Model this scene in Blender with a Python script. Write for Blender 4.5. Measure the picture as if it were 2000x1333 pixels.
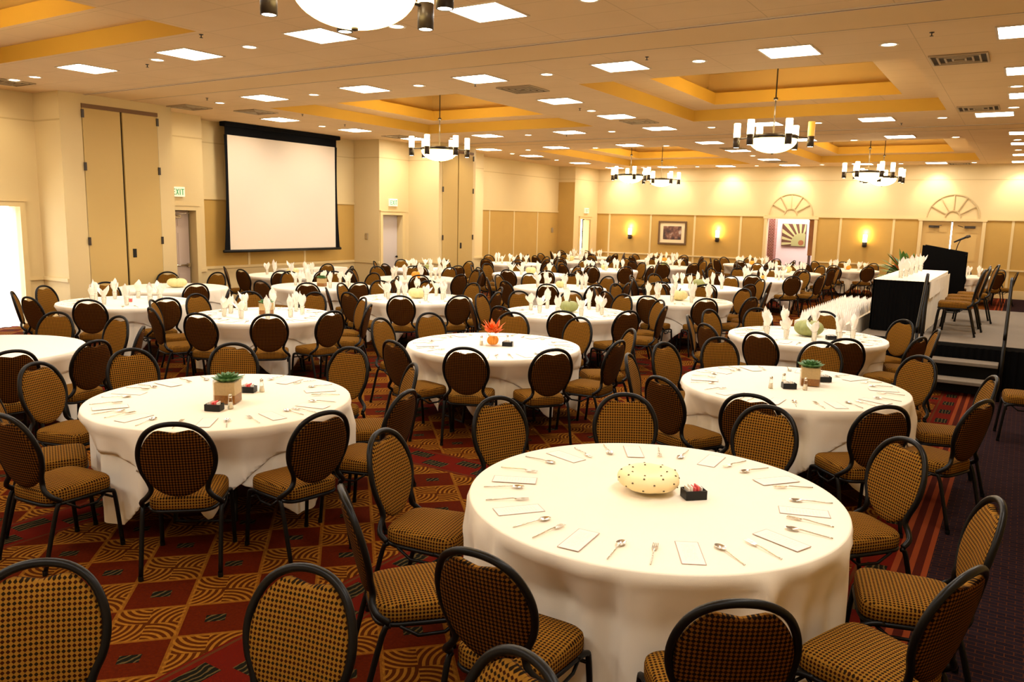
import bpy, math, random
from mathutils import Vector, Matrix
from math import sin, cos, pi, radians, sqrt, atan2, hypot, degrees

for o in list(bpy.data.objects): bpy.data.objects.remove(o)
S = bpy.context.scene
COL = S.collection

# ------------------------------------------------------------------ camera
CAMH = 2.13
YAW, PIT, ROL = radians(32.3), radians(-8.78), radians(1.3)
fw = Vector((-sin(YAW) * cos(PIT), cos(YAW) * cos(PIT), sin(PIT)))
rt = fw.cross(Vector((0, 0, 1))).normalized()
up = rt.cross(fw)
r2 = rt * cos(ROL) + up * sin(ROL)
u2 = -rt * sin(ROL) + up * cos(ROL)
cam = bpy.data.cameras.new('camera'); cam.sensor_width = 36; cam.lens = 1560 / 2000 * 36
cam.clip_start = .05; cam.clip_end = 200
camo = bpy.data.objects.new('camera', cam); COL.objects.link(camo)
camo.matrix_world = Matrix(((r2.x, u2.x, -fw.x, 0), (r2.y, u2.y, -fw.y, 0), (r2.z, u2.z, -fw.z, CAMH), (0, 0, 0, 1)))
S.camera = camo

# ------------------------------------------------------------------ world + exposure
S.view_settings.view_transform = 'Standard'
S.view_settings.look = 'None'
S.view_settings.gamma = 1
S.view_settings.use_curve_mapping = False
S.view_settings.exposure = 0.45
W = bpy.data.worlds.new('world'); S.world = W; W.use_nodes = True
W.node_tree.nodes['Background'].inputs[0].default_value = (1, .8, .55, 1)
W.node_tree.nodes['Background'].inputs[1].default_value = 0.02

TROFFER = 30.0      # emission of the square ceiling panels
SPOT = 55.0         # watts of the round downlights
WASH = 85.0        # watts of the wall washers
CANDLE = 16.0
BOWL = 7.0

# ------------------------------------------------------------------ materials
def lin(c):
    return tuple(((v / 255) / 12.92 if v / 255 <= .04045 else ((v / 255 + .055) / 1.055) ** 2.4) for v in c)

class NT:
    """small helper that builds math networks"""
    def __init__(s, mat): s.nt = mat.node_tree; s.N = s.nt.nodes; s.L = s.nt.links
    def node(s, t, **kw):
        n = s.N.new(t)
        for k, v in kw.items(): setattr(n, k, v)
        return n
    def m(s, op, a, b=None, c=None, clamp=False):
        n = s.N.new('ShaderNodeMath'); n.operation = op; n.use_clamp = clamp
        for i, v in enumerate((a, b, c)):
            if v is None: continue
            if isinstance(v, (int, float)): n.inputs[i].default_value = v
            else: s.L.new(v, n.inputs[i])
        return n.outputs[0]
    def mix(s, f, a, b):
        n = s.N.new('ShaderNodeMix'); n.data_type = 'RGBA'
        for sock, v in ((n.inputs[0], f), (n.inputs[6], a), (n.inputs[7], b)):
            if isinstance(v, (int, float)): sock.default_value = v
            elif isinstance(v, tuple): sock.default_value = (*v[:3], 1)
            else: s.L.new(v, sock)
        return n.outputs[2]
    def xyz(s, out):
        n = s.N.new('ShaderNodeSeparateXYZ'); s.L.new(out, n.inputs[0]); return n.outputs

def mat(name, col, rough=.6, metal=0, spec=.5, emit=0, ecol=None, noise=0, nscale=8, bump=0, bscale=200):
    m = bpy.data.materials.new(name); m.use_nodes = True
    b = m.node_tree.nodes['Principled BSDF']
    c = lin(col) if max(col) > 1.01 else col
    b.inputs['Base Color'].default_value = (*c, 1)
    b.inputs['Roughness'].default_value = rough
    b.inputs['Metallic'].default_value = metal
    b.inputs['Specular IOR Level'].default_value = spec
    if emit:
        e = lin(ecol) if ecol else c
        b.inputs['Emission Color'].default_value = (*e, 1)
        b.inputs['Emission Strength'].default_value = emit
    t = NT(m)
    if noise or bump:
        g = t.node('ShaderNodeTexCoord')
    if noise:
        n = t.node('ShaderNodeTexNoise'); n.inputs['Scale'].default_value = nscale; n.inputs['Detail'].default_value = 3
        t.L.new(g.outputs['Object'], n.inputs['Vector'])
        f = t.m('MULTIPLY', t.m('SUBTRACT', n.outputs[0], .5), noise)
        f = t.m('ADD', f, 1.0)
        v = t.node('ShaderNodeVectorMath', operation='SCALE'); v.inputs[0].default_value = c
        t.L.new(f, v.inputs['Scale']); t.L.new(v.outputs[0], b.inputs['Base Color'])
    if bump:
        n = t.node('ShaderNodeTexNoise'); n.inputs['Scale'].default_value = bscale
        t.L.new(g.outputs['Object'], n.inputs['Vector'])
        bp = t.node('ShaderNodeBump'); bp.inputs['Strength'].default_value = bump; bp.inputs['Distance'].default_value = .01
        t.L.new(n.outputs[0], bp.inputs['Height']); t.L.new(bp.outputs[0], b.inputs['Normal'])
    return m

M = {}
M['cream'] = mat('cream_paint', (.62, .48, .245), .75, noise=.05, nscale=1.5)
M['tan_fabric'] = mat('tan_wall_fabric', (.46, .28, .066), .9, noise=.12, nscale=3, bump=.15, bscale=300)
M['trim'] = mat('cream_trim', (.64, .49, .24), .5)
M['groove'] = mat('reveal_line', (.5, .37, .18), .8)
M['pocket'] = mat('pocket_door_paint', (.50, .34, .11), .6, noise=.05, nscale=2)
M['dark_gap'] = mat('dark_gap', (.03, .02, .01), .8)
M['brown_header'] = mat('brown_header', (.16, .08, .03), .7)
M['gold'] = mat('gold_coffer_paint', (.62, .37, .045), .7, noise=.08, nscale=2)
M['coffer_top'] = mat('coffer_top_paint', (.62, .42, .14), .75)
M['white_light'] = mat('lit_panel', (1, 1, 1), .5, emit=TROFFER, ecol=(255, 248, 238))
M['white_light_wash'] = mat('lit_panel_far', (1, 1, 1), .5, emit=TROFFER, ecol=(255, 240, 214))
M['can_light'] = mat('lit_downlight', (1, 1, 1), .5, emit=14, ecol=(255, 236, 205))
M['metal_frame'] = mat('light_frame', (.62, .52, .4), .5)
M['vent_metal'] = mat('vent_metal', (.42, .32, .2), .5)
M['vent_dark'] = mat('vent_dark', (.05, .035, .02), .8)
M['white_cloth'] = mat('white_cloth', (.88, .80, .66), .85, noise=.04, nscale=5, bump=.12, bscale=450)
M['white_napkin'] = mat('white_napkin', (.92, .87, .8), .8, bump=.1, bscale=200)
M['black_tube'] = mat('black_frame', (.005, .004, .0035), .36, spec=.16)
M['table_dark'] = mat('dark_table_leg', (.012, .012, .012), .5)
M['plywood'] = mat('table_board', (.25, .16, .08), .6, noise=.2, nscale=10)
M['steel'] = mat('steel', (.62, .58, .5), .22, metal=1)
M['black'] = mat('black_plastic', (.006, .006, .006), .4, spec=.3)
M['black_skirt'] = mat('black_skirt', (.0035, .0032, .0032), .95, spec=.05)
M['black_border'] = mat('black_screen_border', (.004, .004, .005), .9, spec=.1)
M['screen'] = mat('screen_fabric', (.66, .57, .46), .9)
M['candle'] = mat('candle_glass', (1, .93, .8), .4, emit=CANDLE, ecol=(255, 226, 170))
M['candle_off'] = mat('unlit_amber_glass', (.75, .45, .1), .4, emit=.35, ecol=(255, 180, 60))
M['bowl'] = mat('alabaster_bowl', (1, .88, .6), .4, emit=BOWL, ecol=(255, 222, 140))
M['bronze'] = mat('dark_bronze', (.035, .025, .018), .4, metal=.3)
M['pink'] = mat('pink_packet', (.8, .12, .12), .6)
M['white_pkt'] = mat('white_packet', (.85, .8, .72), .6)
M['yellow_pumpkin'] = mat('yellow_pumpkin', (.93, .76, .42), .55, noise=.05, nscale=10)
M['green_pumpkin'] = mat('green_pumpkin', (.26, .28, .09), .55, noise=.5, nscale=22)
M['pale_pumpkin'] = mat('pale_pumpkin', (.72, .64, .3), .55, noise=.3, nscale=18)
M['orange_pumpkin'] = mat('orange_pumpkin', (.9, .34, .02), .45, noise=.2, nscale=14)
M['stem'] = mat('dry_stem', (.12, .09, .04), .8)
M['succulent'] = mat('succulent_leaf', (.06, .16, .04), .45, noise=.5, nscale=30)
M['leaf'] = mat('plant_leaf', (.07, .17, .02), .5, noise=.7, nscale=12)
M['orange_leaf'] = mat('orange_leaf', (.75, .13, .01), .6, noise=.5, nscale=25)
M['gravel'] = mat('amber_gravel', (.32, .13, .02), .4, noise=1.2, nscale=90)
M['sand'] = mat('pale_sand', (.62, .45, .22), .8, noise=.3, nscale=80)
M['salt'] = mat('salt', (.8, .72, .55), .6)
M['exit_body'] = mat('exit_sign_body', (.85, .78, .62), .5, emit=.25, ecol=(240, 225, 190))
M['exit_green'] = mat('exit_green', (.02, .3, .12), .5, emit=.25, ecol=(20, 150, 80))
M['door_grey'] = mat('pale_door_paint', (.50, .40, .34), .5)
M['door_lilac'] = mat('pale_lilac_door', (.55, .49, .47), .5)
M['door_tan'] = mat('tan_door', (.55, .36, .12), .5)
M['stage'] = mat('grey_stage_carpet', (.155, .12, .085), .95, noise=.25, nscale=30)
M['hall_wall'] = mat('hall_wall', (.78, .62, .58), .7)
M['brick'] = mat('brick', (.25, .06, .03), .8)
M['wood'] = mat('orange_wood', (.32, .12, .02), .5, noise=.5, nscale=6)
M['frame_wood'] = mat('frame_wood', (.12, .06, .02), .45)
M['mat_board'] = mat('mat_board', (.72, .60, .38), .8)
M['terracotta'] = mat('terracotta', (.4, .12, .04), .7)
M['daylight'] = mat('daylight_sky', (1, 1, 1), .5, emit=5.0, ecol=(255, 255, 255))
M['floor_dark'] = mat('hall_floor', (.12, .04, .02), .7)
M['sconce_glass'] = mat('sconce_glass', (1, .9, .7), .4, emit=22, ecol=(255, 214, 130))
M['plate_metal'] = mat('plate_metal', (.5, .45, .35), .3, metal=.8)

# curtain: bright sheer
m = bpy.data.materials.new('sheer_curtain'); m.use_nodes = True
t = NT(m); b = t.N['Principled BSDF']; b.inputs['Base Color'].default_value = (.95, .95, .95, 1); b.inputs['Roughness'].default_value = .9
tr = t.node('ShaderNodeBsdfTranslucent'); tr.inputs[0].default_value = (.95, .95, .95, 1)
mx = t.node('ShaderNodeMixShader'); mx.inputs[0].default_value = .75
t.L.new(b.outputs[0], mx.inputs[1]); t.L.new(tr.outputs[0], mx.inputs[2]); t.L.new(mx.outputs[0], t.N['Material Output'].inputs[0])
M['curtain'] = m

# clear glass for drinkware and vases: mostly transparent with a fresnel shine
m = bpy.data.materials.new('clear_glass'); m.use_nodes = True
t = NT(m); t.N.remove(t.N['Principled BSDF'])
tp = t.node('ShaderNodeBsdfTransparent'); tp.inputs[0].default_value = (.98, .98, .96, 1)
gl = t.node('ShaderNodeBsdfGlossy'); gl.inputs['Roughness'].default_value = .05
fr = t.node('ShaderNodeFresnel'); fr.inputs[0].default_value = 1.35
ms = t.node('ShaderNodeMixShader'); t.L.new(t.m('MULTIPLY', fr.outputs[0], .6), ms.inputs[0]); t.L.new(tp.outputs[0], ms.inputs[1]); t.L.new(gl.outputs[0], ms.inputs[2])
t.L.new(ms.outputs[0], t.N['Material Output'].inputs[0])
M['glass'] = m

# ceiling tiles with thin joints
def ceiling_mat():
    m = mat('ceiling_tile', (.66, .47, .30), .9)
    t = NT(m); b = t.N['Principled BSDF']
    g = t.node('ShaderNodeNewGeometry'); P = t.xyz(g.outputs['Position'])
    def lines(c, per, off, w):
        f = t.m('FRACT', t.m('DIVIDE', t.m('ADD', c, off), per))
        return t.m('LESS_THAN', f, w / per)
    l = t.m('MAXIMUM', lines(P[0], 1.11, 20.05, .011), lines(P[1], .61, 20.28, .011))
    band = t.m('MAXIMUM', t.m('COMPARE', P[1], 8.5, .42), t.m('COMPARE', P[1], 18.35, .42))
    l = t.m('MULTIPLY', l, t.m('SUBTRACT', 1, band))
    n = t.node('ShaderNodeTexNoise'); n.inputs['Scale'].default_value = 1.3; t.L.new(g.outputs['Position'], n.inputs['Vector'])
    base = t.mix(n.outputs[0], (.64, .45, .24), (.74, .54, .31))
    base = t.mix(t.m('MULTIPLY', band, .5), base, (.66, .45, .2))
    c = t.mix(t.m('MULTIPLY', l, .35), base, (.30, .19, .09))
    t.L.new(c, b.inputs['Base Color'])
    return m
M['ceiling'] = ceiling_mat()

# patterned ballroom carpet
def carpet_mat():
    m = mat('ballroom_carpet', (.1, .03, .01), .95, spec=.02)
    t = NT(m); b = t.N['Principled BSDF']; mm = t.m
    g = t.node('ShaderNodeNewGeometry'); P = t.xyz(g.outputs['Position'])
    x, y = P[0], P[1]
    # diagonal checker, lattice .47 x .49
    p = mm('DIVIDE', mm('ADD', x, 3.88 + 47), .47)
    q = mm('DIVIDE', mm('ADD', y, -2.52 + 49), .49)
    a = mm('ADD', mm('ADD', p, q), .5); c = mm('ADD', mm('SUBTRACT', p, q), .5)
    ia, ic = mm('FLOOR', a), mm('FLOOR', c)
    fa = mm('MULTIPLY_ADD', mm('FRACT', a), 2, -1); fc = mm('MULTIPLY_ADD', mm('FRACT', mm('ADD', c, 40)), 2, -1)
    par = mm('PINGPONG', mm('ADD', ia, mm('ADD', ic, 200)), 1)          # 0 red square, 1 swirl
    edge = mm('GREATER_THAN', mm('MAXIMUM', mm('ABSOLUTE', fa), mm('ABSOLUTE', fc)), .93)
    # swirl: pinwheel of four sets of arcs
    s1 = mm('GREATER_THAN', mm('MULTIPLY', fa, fc), 0)
    aa, ac = mm('ABSOLUTE', fa), mm('ABSOLUTE', fc)
    u = mm('ADD', mm('MULTIPLY', s1, aa), mm('MULTIPLY', mm('SUBTRACT', 1, s1), ac))
    v = mm('ADD', mm('MULTIPLY', s1, ac), mm('MULTIPLY', mm('SUBTRACT', 1, s1), aa))
    v1 = mm('SUBTRACT', v, 1.25)
    d = mm('SQRT', mm('ADD', mm('MULTIPLY', u, u), mm('MULTIPLY', v1, v1)))
    ring = mm('SINE', mm('MULTIPLY', d, 30))
    ringm = mm('SMOOTH_MIN', mm('MULTIPLY_ADD', ring, 2.0, .2, clamp=True), 1, .01)
    n = t.node('ShaderNodeTexNoise'); n.inputs['Scale'].default_value = 60; t.L.new(g.outputs['Position'], n.inputs['Vector'])
    n2 = t.node('ShaderNodeTexNoise'); n2.inputs['Scale'].default_value = 1.2; t.L.new(g.outputs['Position'], n2.inputs['Vector'])
    red = t.mix(n.outputs[0], (.038, .0042, .0008), (.088, .010, .0015))
    brown = t.mix(n.outputs[0], (.040, .0085, .0008), (.070, .015, .0014))
    goldc = t.mix(n.outputs[0], (.14, .052, .005), (.27, .105, .012))
    swirl = t.mix(ringm, brown, goldc)
    # red square with dark centre block
    blk = mm('MULTIPLY', mm('LESS_THAN', aa, .30), mm('LESS_THAN', ac, .22))
    w = t.node('ShaderNodeTexWave'); w.inputs['Scale'].default_value = 9; w.inputs['Distortion'].default_value = 6; t.L.new(g.outputs['Position'], w.inputs['Vector'])
    green = t.mix(mm('GREATER_THAN', w.outputs[1], .78), (.008, .007, .004), (.07, .045, .016))
    redsq = t.mix(blk, red, green)
    col = t.mix(par, redsq, swirl)
    col = t.mix(mm('MULTIPLY', edge, .6), col, goldc)
    # red bands with dark blocks
    def band(cc, off, per, wid, other, bl):
        f = mm('FRACT', mm('DIVIDE', mm('ADD', cc, off), per))
        ins = mm('LESS_THAN', f, wid / per)
        rel = mm('DIVIDE', f, wid / per)
        line = mm('MAXIMUM', mm('LESS_THAN', mm('ABSOLUTE', mm('SUBTRACT', rel, .06)), .025), mm('LESS_THAN', mm('ABSOLUTE', mm('SUBTRACT', rel, .94)), .025))
        side = mm('GREATER_THAN', rel, .5)
        g2 = mm('FRACT', mm('ADD', mm('DIVIDE', mm('ADD', other, 50), bl), mm('MULTIPLY', side, .5)))
        block = mm('MULTIPLY', mm('LESS_THAN', g2, .42), mm('MULTIPLY', mm('GREATER_THAN', mm('ABSOLUTE', mm('SUBTRACT', rel, .5)), .03), mm('LESS_THAN', mm('ABSOLUTE', mm('SUBTRACT', rel, .5)), .33)))
        return ins, line, block
    i1, l1, b1 = band(x, 49 + 3.16, 2.45, .40, y, .52)
    i2, l2, b2 = band(y, 57 - 5.2, 5.7, .40, x, .52)
    bandc = (.085, .006, .0025)
    for ins, l, bk in ((i2, l2, b2), (i1, l1, b1)):
        bc = t.mix(bk, bandc, green)
        bc = t.mix(l, bc, (.07, .02, .006))
        col = t.mix(ins, col, bc)
    # aisle carpet on the right with small dark weave
    ais = mm('GREATER_THAN', x, -.30)
    br = t.node('ShaderNodeTexBrick'); br.inputs['Scale'].default_value = 6; br.inputs['Mortar Size'].default_value = .018
    br.inputs['Color1'].default_value = (.011, .0065, .009, 1); br.inputs['Color2'].default_value = (.017, .0095, .012, 1); br.inputs['Mortar'].default_value = (.05, .016, .008, 1)
    t.L.new(g.outputs['Position'], br.inputs['Vector'])
    st = mm('MULTIPLY', mm('GREATER_THAN', x, -.5), mm('LESS_THAN', x, -.30))
    stl = mm('GREATER_THAN', mm('SINE', mm('MULTIPLY', x, 75)), .2)
    col = t.mix(st, col, t.mix(stl, (.05, .008, .004), (.18, .035, .01)))
    col = t.mix(ais, col, br.outputs[0])
    t.L.new(col, b.inputs['Base Color'])
    bp = t.node('ShaderNodeBump'); bp.inputs['Strength'].default_value = .25; bp.inputs['Distance'].default_value = .01
    n3 = t.node('ShaderNodeTexNoise'); n3.inputs['Scale'].default_value = 350; t.L.new(g.outputs['Position'], n3.inputs['Vector'])
    t.L.new(n3.outputs[0], bp.inputs['Height']); t.L.new(bp.outputs[0], b.inputs['Normal'])
    return m
M['carpet'] = carpet_mat()

# chair fabric: dark dots woven on gold
def fabric_mat(name, seat, outer=False):
    m = mat(name, (.3, .15, .04), .9, spec=.05)
    t = NT(m); b = t.N['Principled BSDF']; mm = t.m
    g = t.node('ShaderNodeTexCoord'); P = t.xyz(g.outputs['Object'])
    if seat:
        Nn = t.xyz(g.outputs['Normal'])
        top = mm('GREATER_THAN', mm('ABSOLUTE', Nn[2]), .55); sx = mm('GREATER_THAN', mm('ABSOLUTE', Nn[0]), mm('ABSOLUTE', Nn[1]))
        side = mm('MULTIPLY', sx, mm('SUBTRACT', 1, top))
        u = mm('ADD', mm('MULTIPLY', side, P[1]), mm('MULTIPLY', mm('SUBTRACT', 1, side), P[0]))
        v = mm('ADD', mm('MULTIPLY', top, P[1]), mm('MULTIPLY', mm('SUBTRACT', 1, top), P[2]))
    else: u = P[0]; v = P[2]
    k = 2 * pi / .0165
    su = mm('SINE', mm('MULTIPLY', u, k)); sv = mm('SINE', mm('MULTIPLY', v, k))
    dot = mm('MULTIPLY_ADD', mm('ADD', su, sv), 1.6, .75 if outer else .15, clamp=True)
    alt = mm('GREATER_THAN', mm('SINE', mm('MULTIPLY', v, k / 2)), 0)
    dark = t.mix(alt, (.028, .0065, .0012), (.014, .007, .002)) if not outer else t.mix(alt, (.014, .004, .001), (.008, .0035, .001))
    col = t.mix(dot, (.115, .040, .005) if outer else (.225, .100, .012), dark)  # outer variant carries painted shade: darker ground and heavier dots
    t.L.new(col, b.inputs['Base Color'])
    return m
M['seat_fabric'] = fabric_mat('seat_fabric', True)
M['back_fabric'] = fabric_mat('back_fabric', False)
M['shaded_outer_fabric'] = fabric_mat('shaded_back_fabric', False, True)  # same chair fabric, darkened to paint in the shade on the outer back

# menu card with border and faint type
def card_mat():
    m = mat('menu_card', (.88, .80, .67), .6)
    t = NT(m); b = t.N['Principled BSDF']; mm = t.m
    g = t.node('ShaderNodeTexCoord'); P = t.xyz(g.outputs['Object'])
    ax, ay = mm('ABSOLUTE', P[0]), mm('ABSOLUTE', P[1])
    e = mm('MAXIMUM', mm('GREATER_THAN', ax, .0465), mm('GREATER_THAN', ay, .1115))
    inb = mm('MULTIPLY', mm('LESS_THAN', ax, .03), mm('LESS_THAN', ay, .085))
    ln = mm('MULTIPLY', inb, mm('GREATER_THAN', mm('SINE', mm('MULTIPLY', P[1], 420)), .55))
    n = t.node('ShaderNodeTexNoise'); n.inputs['Scale'].default_value = 160; t.L.new(g.outputs['Object'], n.inputs['Vector'])
    ln = mm('MULTIPLY', ln, mm('GREATER_THAN', n.outputs[0], .48))
    c = t.mix(mm('MULTIPLY', ln, .35), (.88, .81, .68), (.6, .35, .3))
    c = t.mix(mm('MULTIPLY', e, .75), c, (.28, .13, .12))
    t.L.new(c, b.inputs['Base Color'])
    return m
M['card'] = card_mat()

# framed pictures
def picture_mat(name, cols, scale):
    m = mat(name, (.3, .2, .1), .6)
    t = NT(m); b = t.N['Principled BSDF']
    g = t.node('ShaderNodeTexCoord'); n = t.node('ShaderNodeTexNoise'); n.inputs['Scale'].default_value = scale; n.inputs['Detail'].default_value = 6
    t.L.new(g.outputs['Object'], n.inputs['Vector'])
    r = t.node('ShaderNodeValToRGB'); e = r.color_ramp.elements
    e[0].position = .35; e[0].color = (*cols[0], 1); e[1].position = .68; e[1].color = (*cols[-1], 1)
    for i, c in enumerate(cols[1:-1]):
        k = e.new(.35 + .33 * (i + 1) / (len(cols) - 1)); k.color = (*c, 1)
    t.L.new(n.outputs[0], r.inputs[0]); t.L.new(r.outputs[0], b.inputs['Base Color'])
    return m
M['landscape'] = picture_mat('landscape_print', [(.02, .015, .015), (.10, .04, .03), (.22, .10, .06), (.45, .36, .3)], 5)

def sunray_mat():
    m = mat('sunray_art', (.3, .2, .1), .6)
    t = NT(m); b = t.N['Principled BSDF']; mm = t.m
    g = t.node('ShaderNodeTexCoord'); P = t.xyz(g.outputs['Object'])
    dx = mm('SUBTRACT', P[0], .28); dz = mm('SUBTRACT', P[2], -.28)
    an = mm('ARCTAN2', dz, dx); r = mm('SQRT', mm('ADD', mm('MULTIPLY', dx, dx), mm('MULTIPLY', dz, dz)))
    ray = mm('GREATER_THAN', mm('SINE', mm('MULTIPLY', an, 20)), .1)
    c = t.mix(ray, (.09, .03, .01), (.40, .36, .14))
    c = t.mix(mm('LESS_THAN', r, .36), c, (.30, .28, .10))
    c = t.mix(mm('LESS_THAN', r, .1), c, (.25, .08, .02))
    t.L.new(c, b.inputs['Base Color'])
    return m
M['sunray'] = sunray_mat()

def brick_mat():
    m = mat('brick_wall', (.25, .06, .03), .9); t = NT(m); b = t.N['Principled BSDF']
    g = t.node('ShaderNodeNewGeometry'); P = t.xyz(g.outputs['Position'])
    cb = t.node('ShaderNodeCombineXYZ'); t.L.new(t.m('ADD', P[0], P[1]), cb.inputs[0]); t.L.new(P[2], cb.inputs[1])
    br = t.node('ShaderNodeTexBrick'); br.inputs['Scale'].default_value = 5; br.inputs['Mortar Size'].default_value = .03
    br.inputs['Color1'].default_value = (.22, .05, .03, 1); br.inputs['Color2'].default_value = (.34, .09, .05, 1); br.inputs['Mortar'].default_value = (.5, .35, .3, 1)
    t.L.new(cb.outputs[0], br.inputs['Vector']); t.L.new(br.outputs[0], b.inputs['Base Color']); return m
M['brick'] = brick_mat()

# ------------------------------------------------------------------ mesh builder
class MB:
    def __init__(s): s.v = []; s.f = []; s.mi = []; s.mats = []; s.sm = []
    def _m(s, mt):
        if mt not in s.mats: s.mats.append(mt)
        return s.mats.index(mt)
    def add(s, vs, fs, mt='cream', smooth=False):
        o = len(s.v); s.v += [tuple(p) for p in vs]; k = s._m(mt)
        for f in fs: s.f.append(tuple(i + o for i in f)); s.mi.append(k); s.sm.append(smooth)
        return s
    def quad(s, a, b, c, d, mt): return s.add([a, b, c, d], [(0, 1, 2, 3)], mt)
    def box(s, x0, y0, z0, x1, y1, z1, mt='cream'):
        x0, x1 = min(x0, x1), max(x0, x1); y0, y1 = min(y0, y1), max(y0, y1); z0, z1 = min(z0, z1), max(z0, z1)
        v = [(x, y, z) for z in (z0, z1) for y in (y0, y1) for x in (x0, x1)]
        return s.add(v, [(0, 2, 3, 1), (4, 5, 7, 6), (0, 1, 5, 4), (2, 6, 7, 3), (0, 4, 6, 2), (1, 3, 7, 5)], mt)
    def bbox(s, x0, y0, z0, x1, y1, z1, mt='cream', bv=.006):
        """box with a bevelled edge"""
        b = bv; vs = []; fs = []
        X, Y, Z = (x0, x1), (y0, y1), (z0, z1)
        idx = {}
        for i in (0, 1):
            for j in (0, 1):
                for k in (0, 1):
                    sx, sy, sz = (1, -1)[i], (1, -1)[j], (1, -1)[k]
                    for a in range(3):
                        p = [X[i] + sx * b, Y[j] + sy * b, Z[k] + sz * b]
                        p[a] = (X[i], Y[j], Z[k])[a]
                        idx[(i, j, k, a)] = len(vs); vs.append(tuple(p))
        for k in (0, 1): fs.append([idx[(0, 0, k, 2)], idx[(1, 0, k, 2)], idx[(1, 1, k, 2)], idx[(0, 1, k, 2)]])
        for j in (0, 1): fs.append([idx[(0, j, 0, 1)], idx[(1, j, 0, 1)], idx[(1, j, 1, 1)], idx[(0, j, 1, 1)]])
        for i in (0, 1): fs.append([idx[(i, 0, 0, 0)], idx[(i, 1, 0, 0)], idx[(i, 1, 1, 0)], idx[(i, 0, 1, 0)]])
        for i in (0, 1):
            for j in (0, 1): fs.append([idx[(i, j, 0, 0)], idx[(i, j, 1, 0)], idx[(i, j, 1, 1)], idx[(i, j, 0, 1)]])
            for k in (0, 1): fs.append([idx[(i, 0, k, 0)], idx[(i, 1, k, 0)], idx[(i, 1, k, 2)], idx[(i, 0, k, 2)]])
        for j in (0, 1):
            for k in (0, 1): fs.append([idx[(0, j, k, 1)], idx[(1, j, k, 1)], idx[(1, j, k, 2)], idx[(0, j, k, 2)]])
        for i in (0, 1):
            for j in (0, 1):
                for k in (0, 1): fs.append([idx[(i, j, k, 0)], idx[(i, j, k, 1)], idx[(i, j, k, 2)]])
        return s.add(vs, fs, mt)
    def tube(s, pts, r, mt, n=8, closed=False, cap=True, rr=None):
        P = [Vector(p) for p in pts]; N = len(P); vs = []; fs = []
        prev = None
        for i in range(N):
            if closed: d = P[(i + 1) % N] - P[i - 1]
            else: d = P[min(i + 1, N - 1)] - P[max(i - 1, 0)]
            d.normalize()
            if prev is None:
                a = Vector((0, 0, 1)) if abs(d.z) < .9 else Vector((1, 0, 0))
                e = d.cross(a).normalized()
            else: e = (prev - d * prev.dot(d)).normalized()
            prev = e; g = d.cross(e)
            R = rr[i] if rr else r
            for k in range(n):
                t_ = 2 * pi * k / n; vs.append(P[i] + e * cos(t_) * R + g * sin(t_) * R)
        M_ = N if closed else N - 1
        for i in range(M_):
            for k in range(n):
                a = i * n + k; b = i * n + (k + 1) % n; c = ((i + 1) % N) * n + (k + 1) % n; d = ((i + 1) % N) * n + k
                fs.append((a, b, c, d))
        if cap and not closed:
            fs.append(tuple(range(n - 1, -1, -1))); fs.append(tuple((N - 1) * n + k for k in range(n)))
        return s.add(vs, fs, mt, True)
    def lathe(s, prof, mt, n=16, c=(0, 0, 0), smooth=True, cap=False):
        vs = []; fs = []
        for r, z in prof:
            for k in range(n): vs.append((c[0] + r * cos(2 * pi * k / n), c[1] + r * sin(2 * pi * k / n), c[2] + z))
        for i in range(len(prof) - 1):
            for k in range(n): fs.append((i * n + k, i * n + (k + 1) % n, (i + 1) * n + (k + 1) % n, (i + 1) * n + k))
        if cap:
            fs.append(tuple(range(n - 1, -1, -1))); fs.append(tuple((len(prof) - 1) * n + k for k in range(n)))
        return s.add(vs, fs, mt, smooth)
    def prism(s, poly, axis, a, b, mt):
        """poly: 2-D outline, extruded along axis 'x','y' or 'z' from a to b"""
        n = len(poly)
        def P(p, t_):
            return {'x': (t_, p[0], p[1]), 'y': (p[0], t_, p[1]), 'z': (p[0], p[1], t_)}[axis]
        vs = [P(p, a) for p in poly] + [P(p, b) for p in poly]
        fs = [tuple(range(n)), tuple(range(2 * n - 1, n - 1, -1))] + [(i, (i + 1) % n, n + (i + 1) % n, n + i) for i in range(n)]
        return s.add(vs, fs, mt)
    def mesh(s, name):
        me = bpy.data.meshes.new(name); me.from_pydata(s.v, [], s.f)
        for k in s.mats: me.materials.append(M[k])
        me.polygons.foreach_set('material_index', s.mi)
        me.polygons.foreach_set('use_smooth', s.sm)
        me.update()
        return me
    def obj(s, name, parent=None, loc=None, rz=0):
        o = bpy.data.objects.new(name, s.mesh(name)); COL.objects.link(o)
        if parent: o.parent = parent
        if loc: o.location = loc
        if rz: o.rotation_euler.z = rz
        return o

def tag(o, label=None, cat=None, group=None, kind=None):
    if label: o['label'] = label
    if cat: o['category'] = cat
    if group: o['group'] = group
    if kind: o['kind'] = kind
    return o
def empty(name, loc=(0, 0, 0), rz=0, label=None, cat=None, group=None):
    o = bpy.data.objects.new(name, None); COL.objects.link(o); o.location = loc; o.rotation_euler = (0, 0, rz)
    o.empty_display_size = .1
    return tag(o, label, cat, group)
def dup(root, loc, rz=0, label=None, group=None):
    kids = KIDS[root.name]
    r = root.copy(); COL.objects.link(r); r.location = loc; r.rotation_euler = (0, 0, rz)
    if label: r['label'] = label
    if group: r['group'] = group
    elif 'group' in r: del r['group']
    for ch, gs in kids:
        c = ch.copy(); COL.objects.link(c); c.parent = r
        for g in gs:
            d = g.copy(); COL.objects.link(d); d.parent = c
    return r
KIDS = {}
def register(root):
    KIDS[root.name] = [(c, list(c.children)) for c in root.children]
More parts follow.
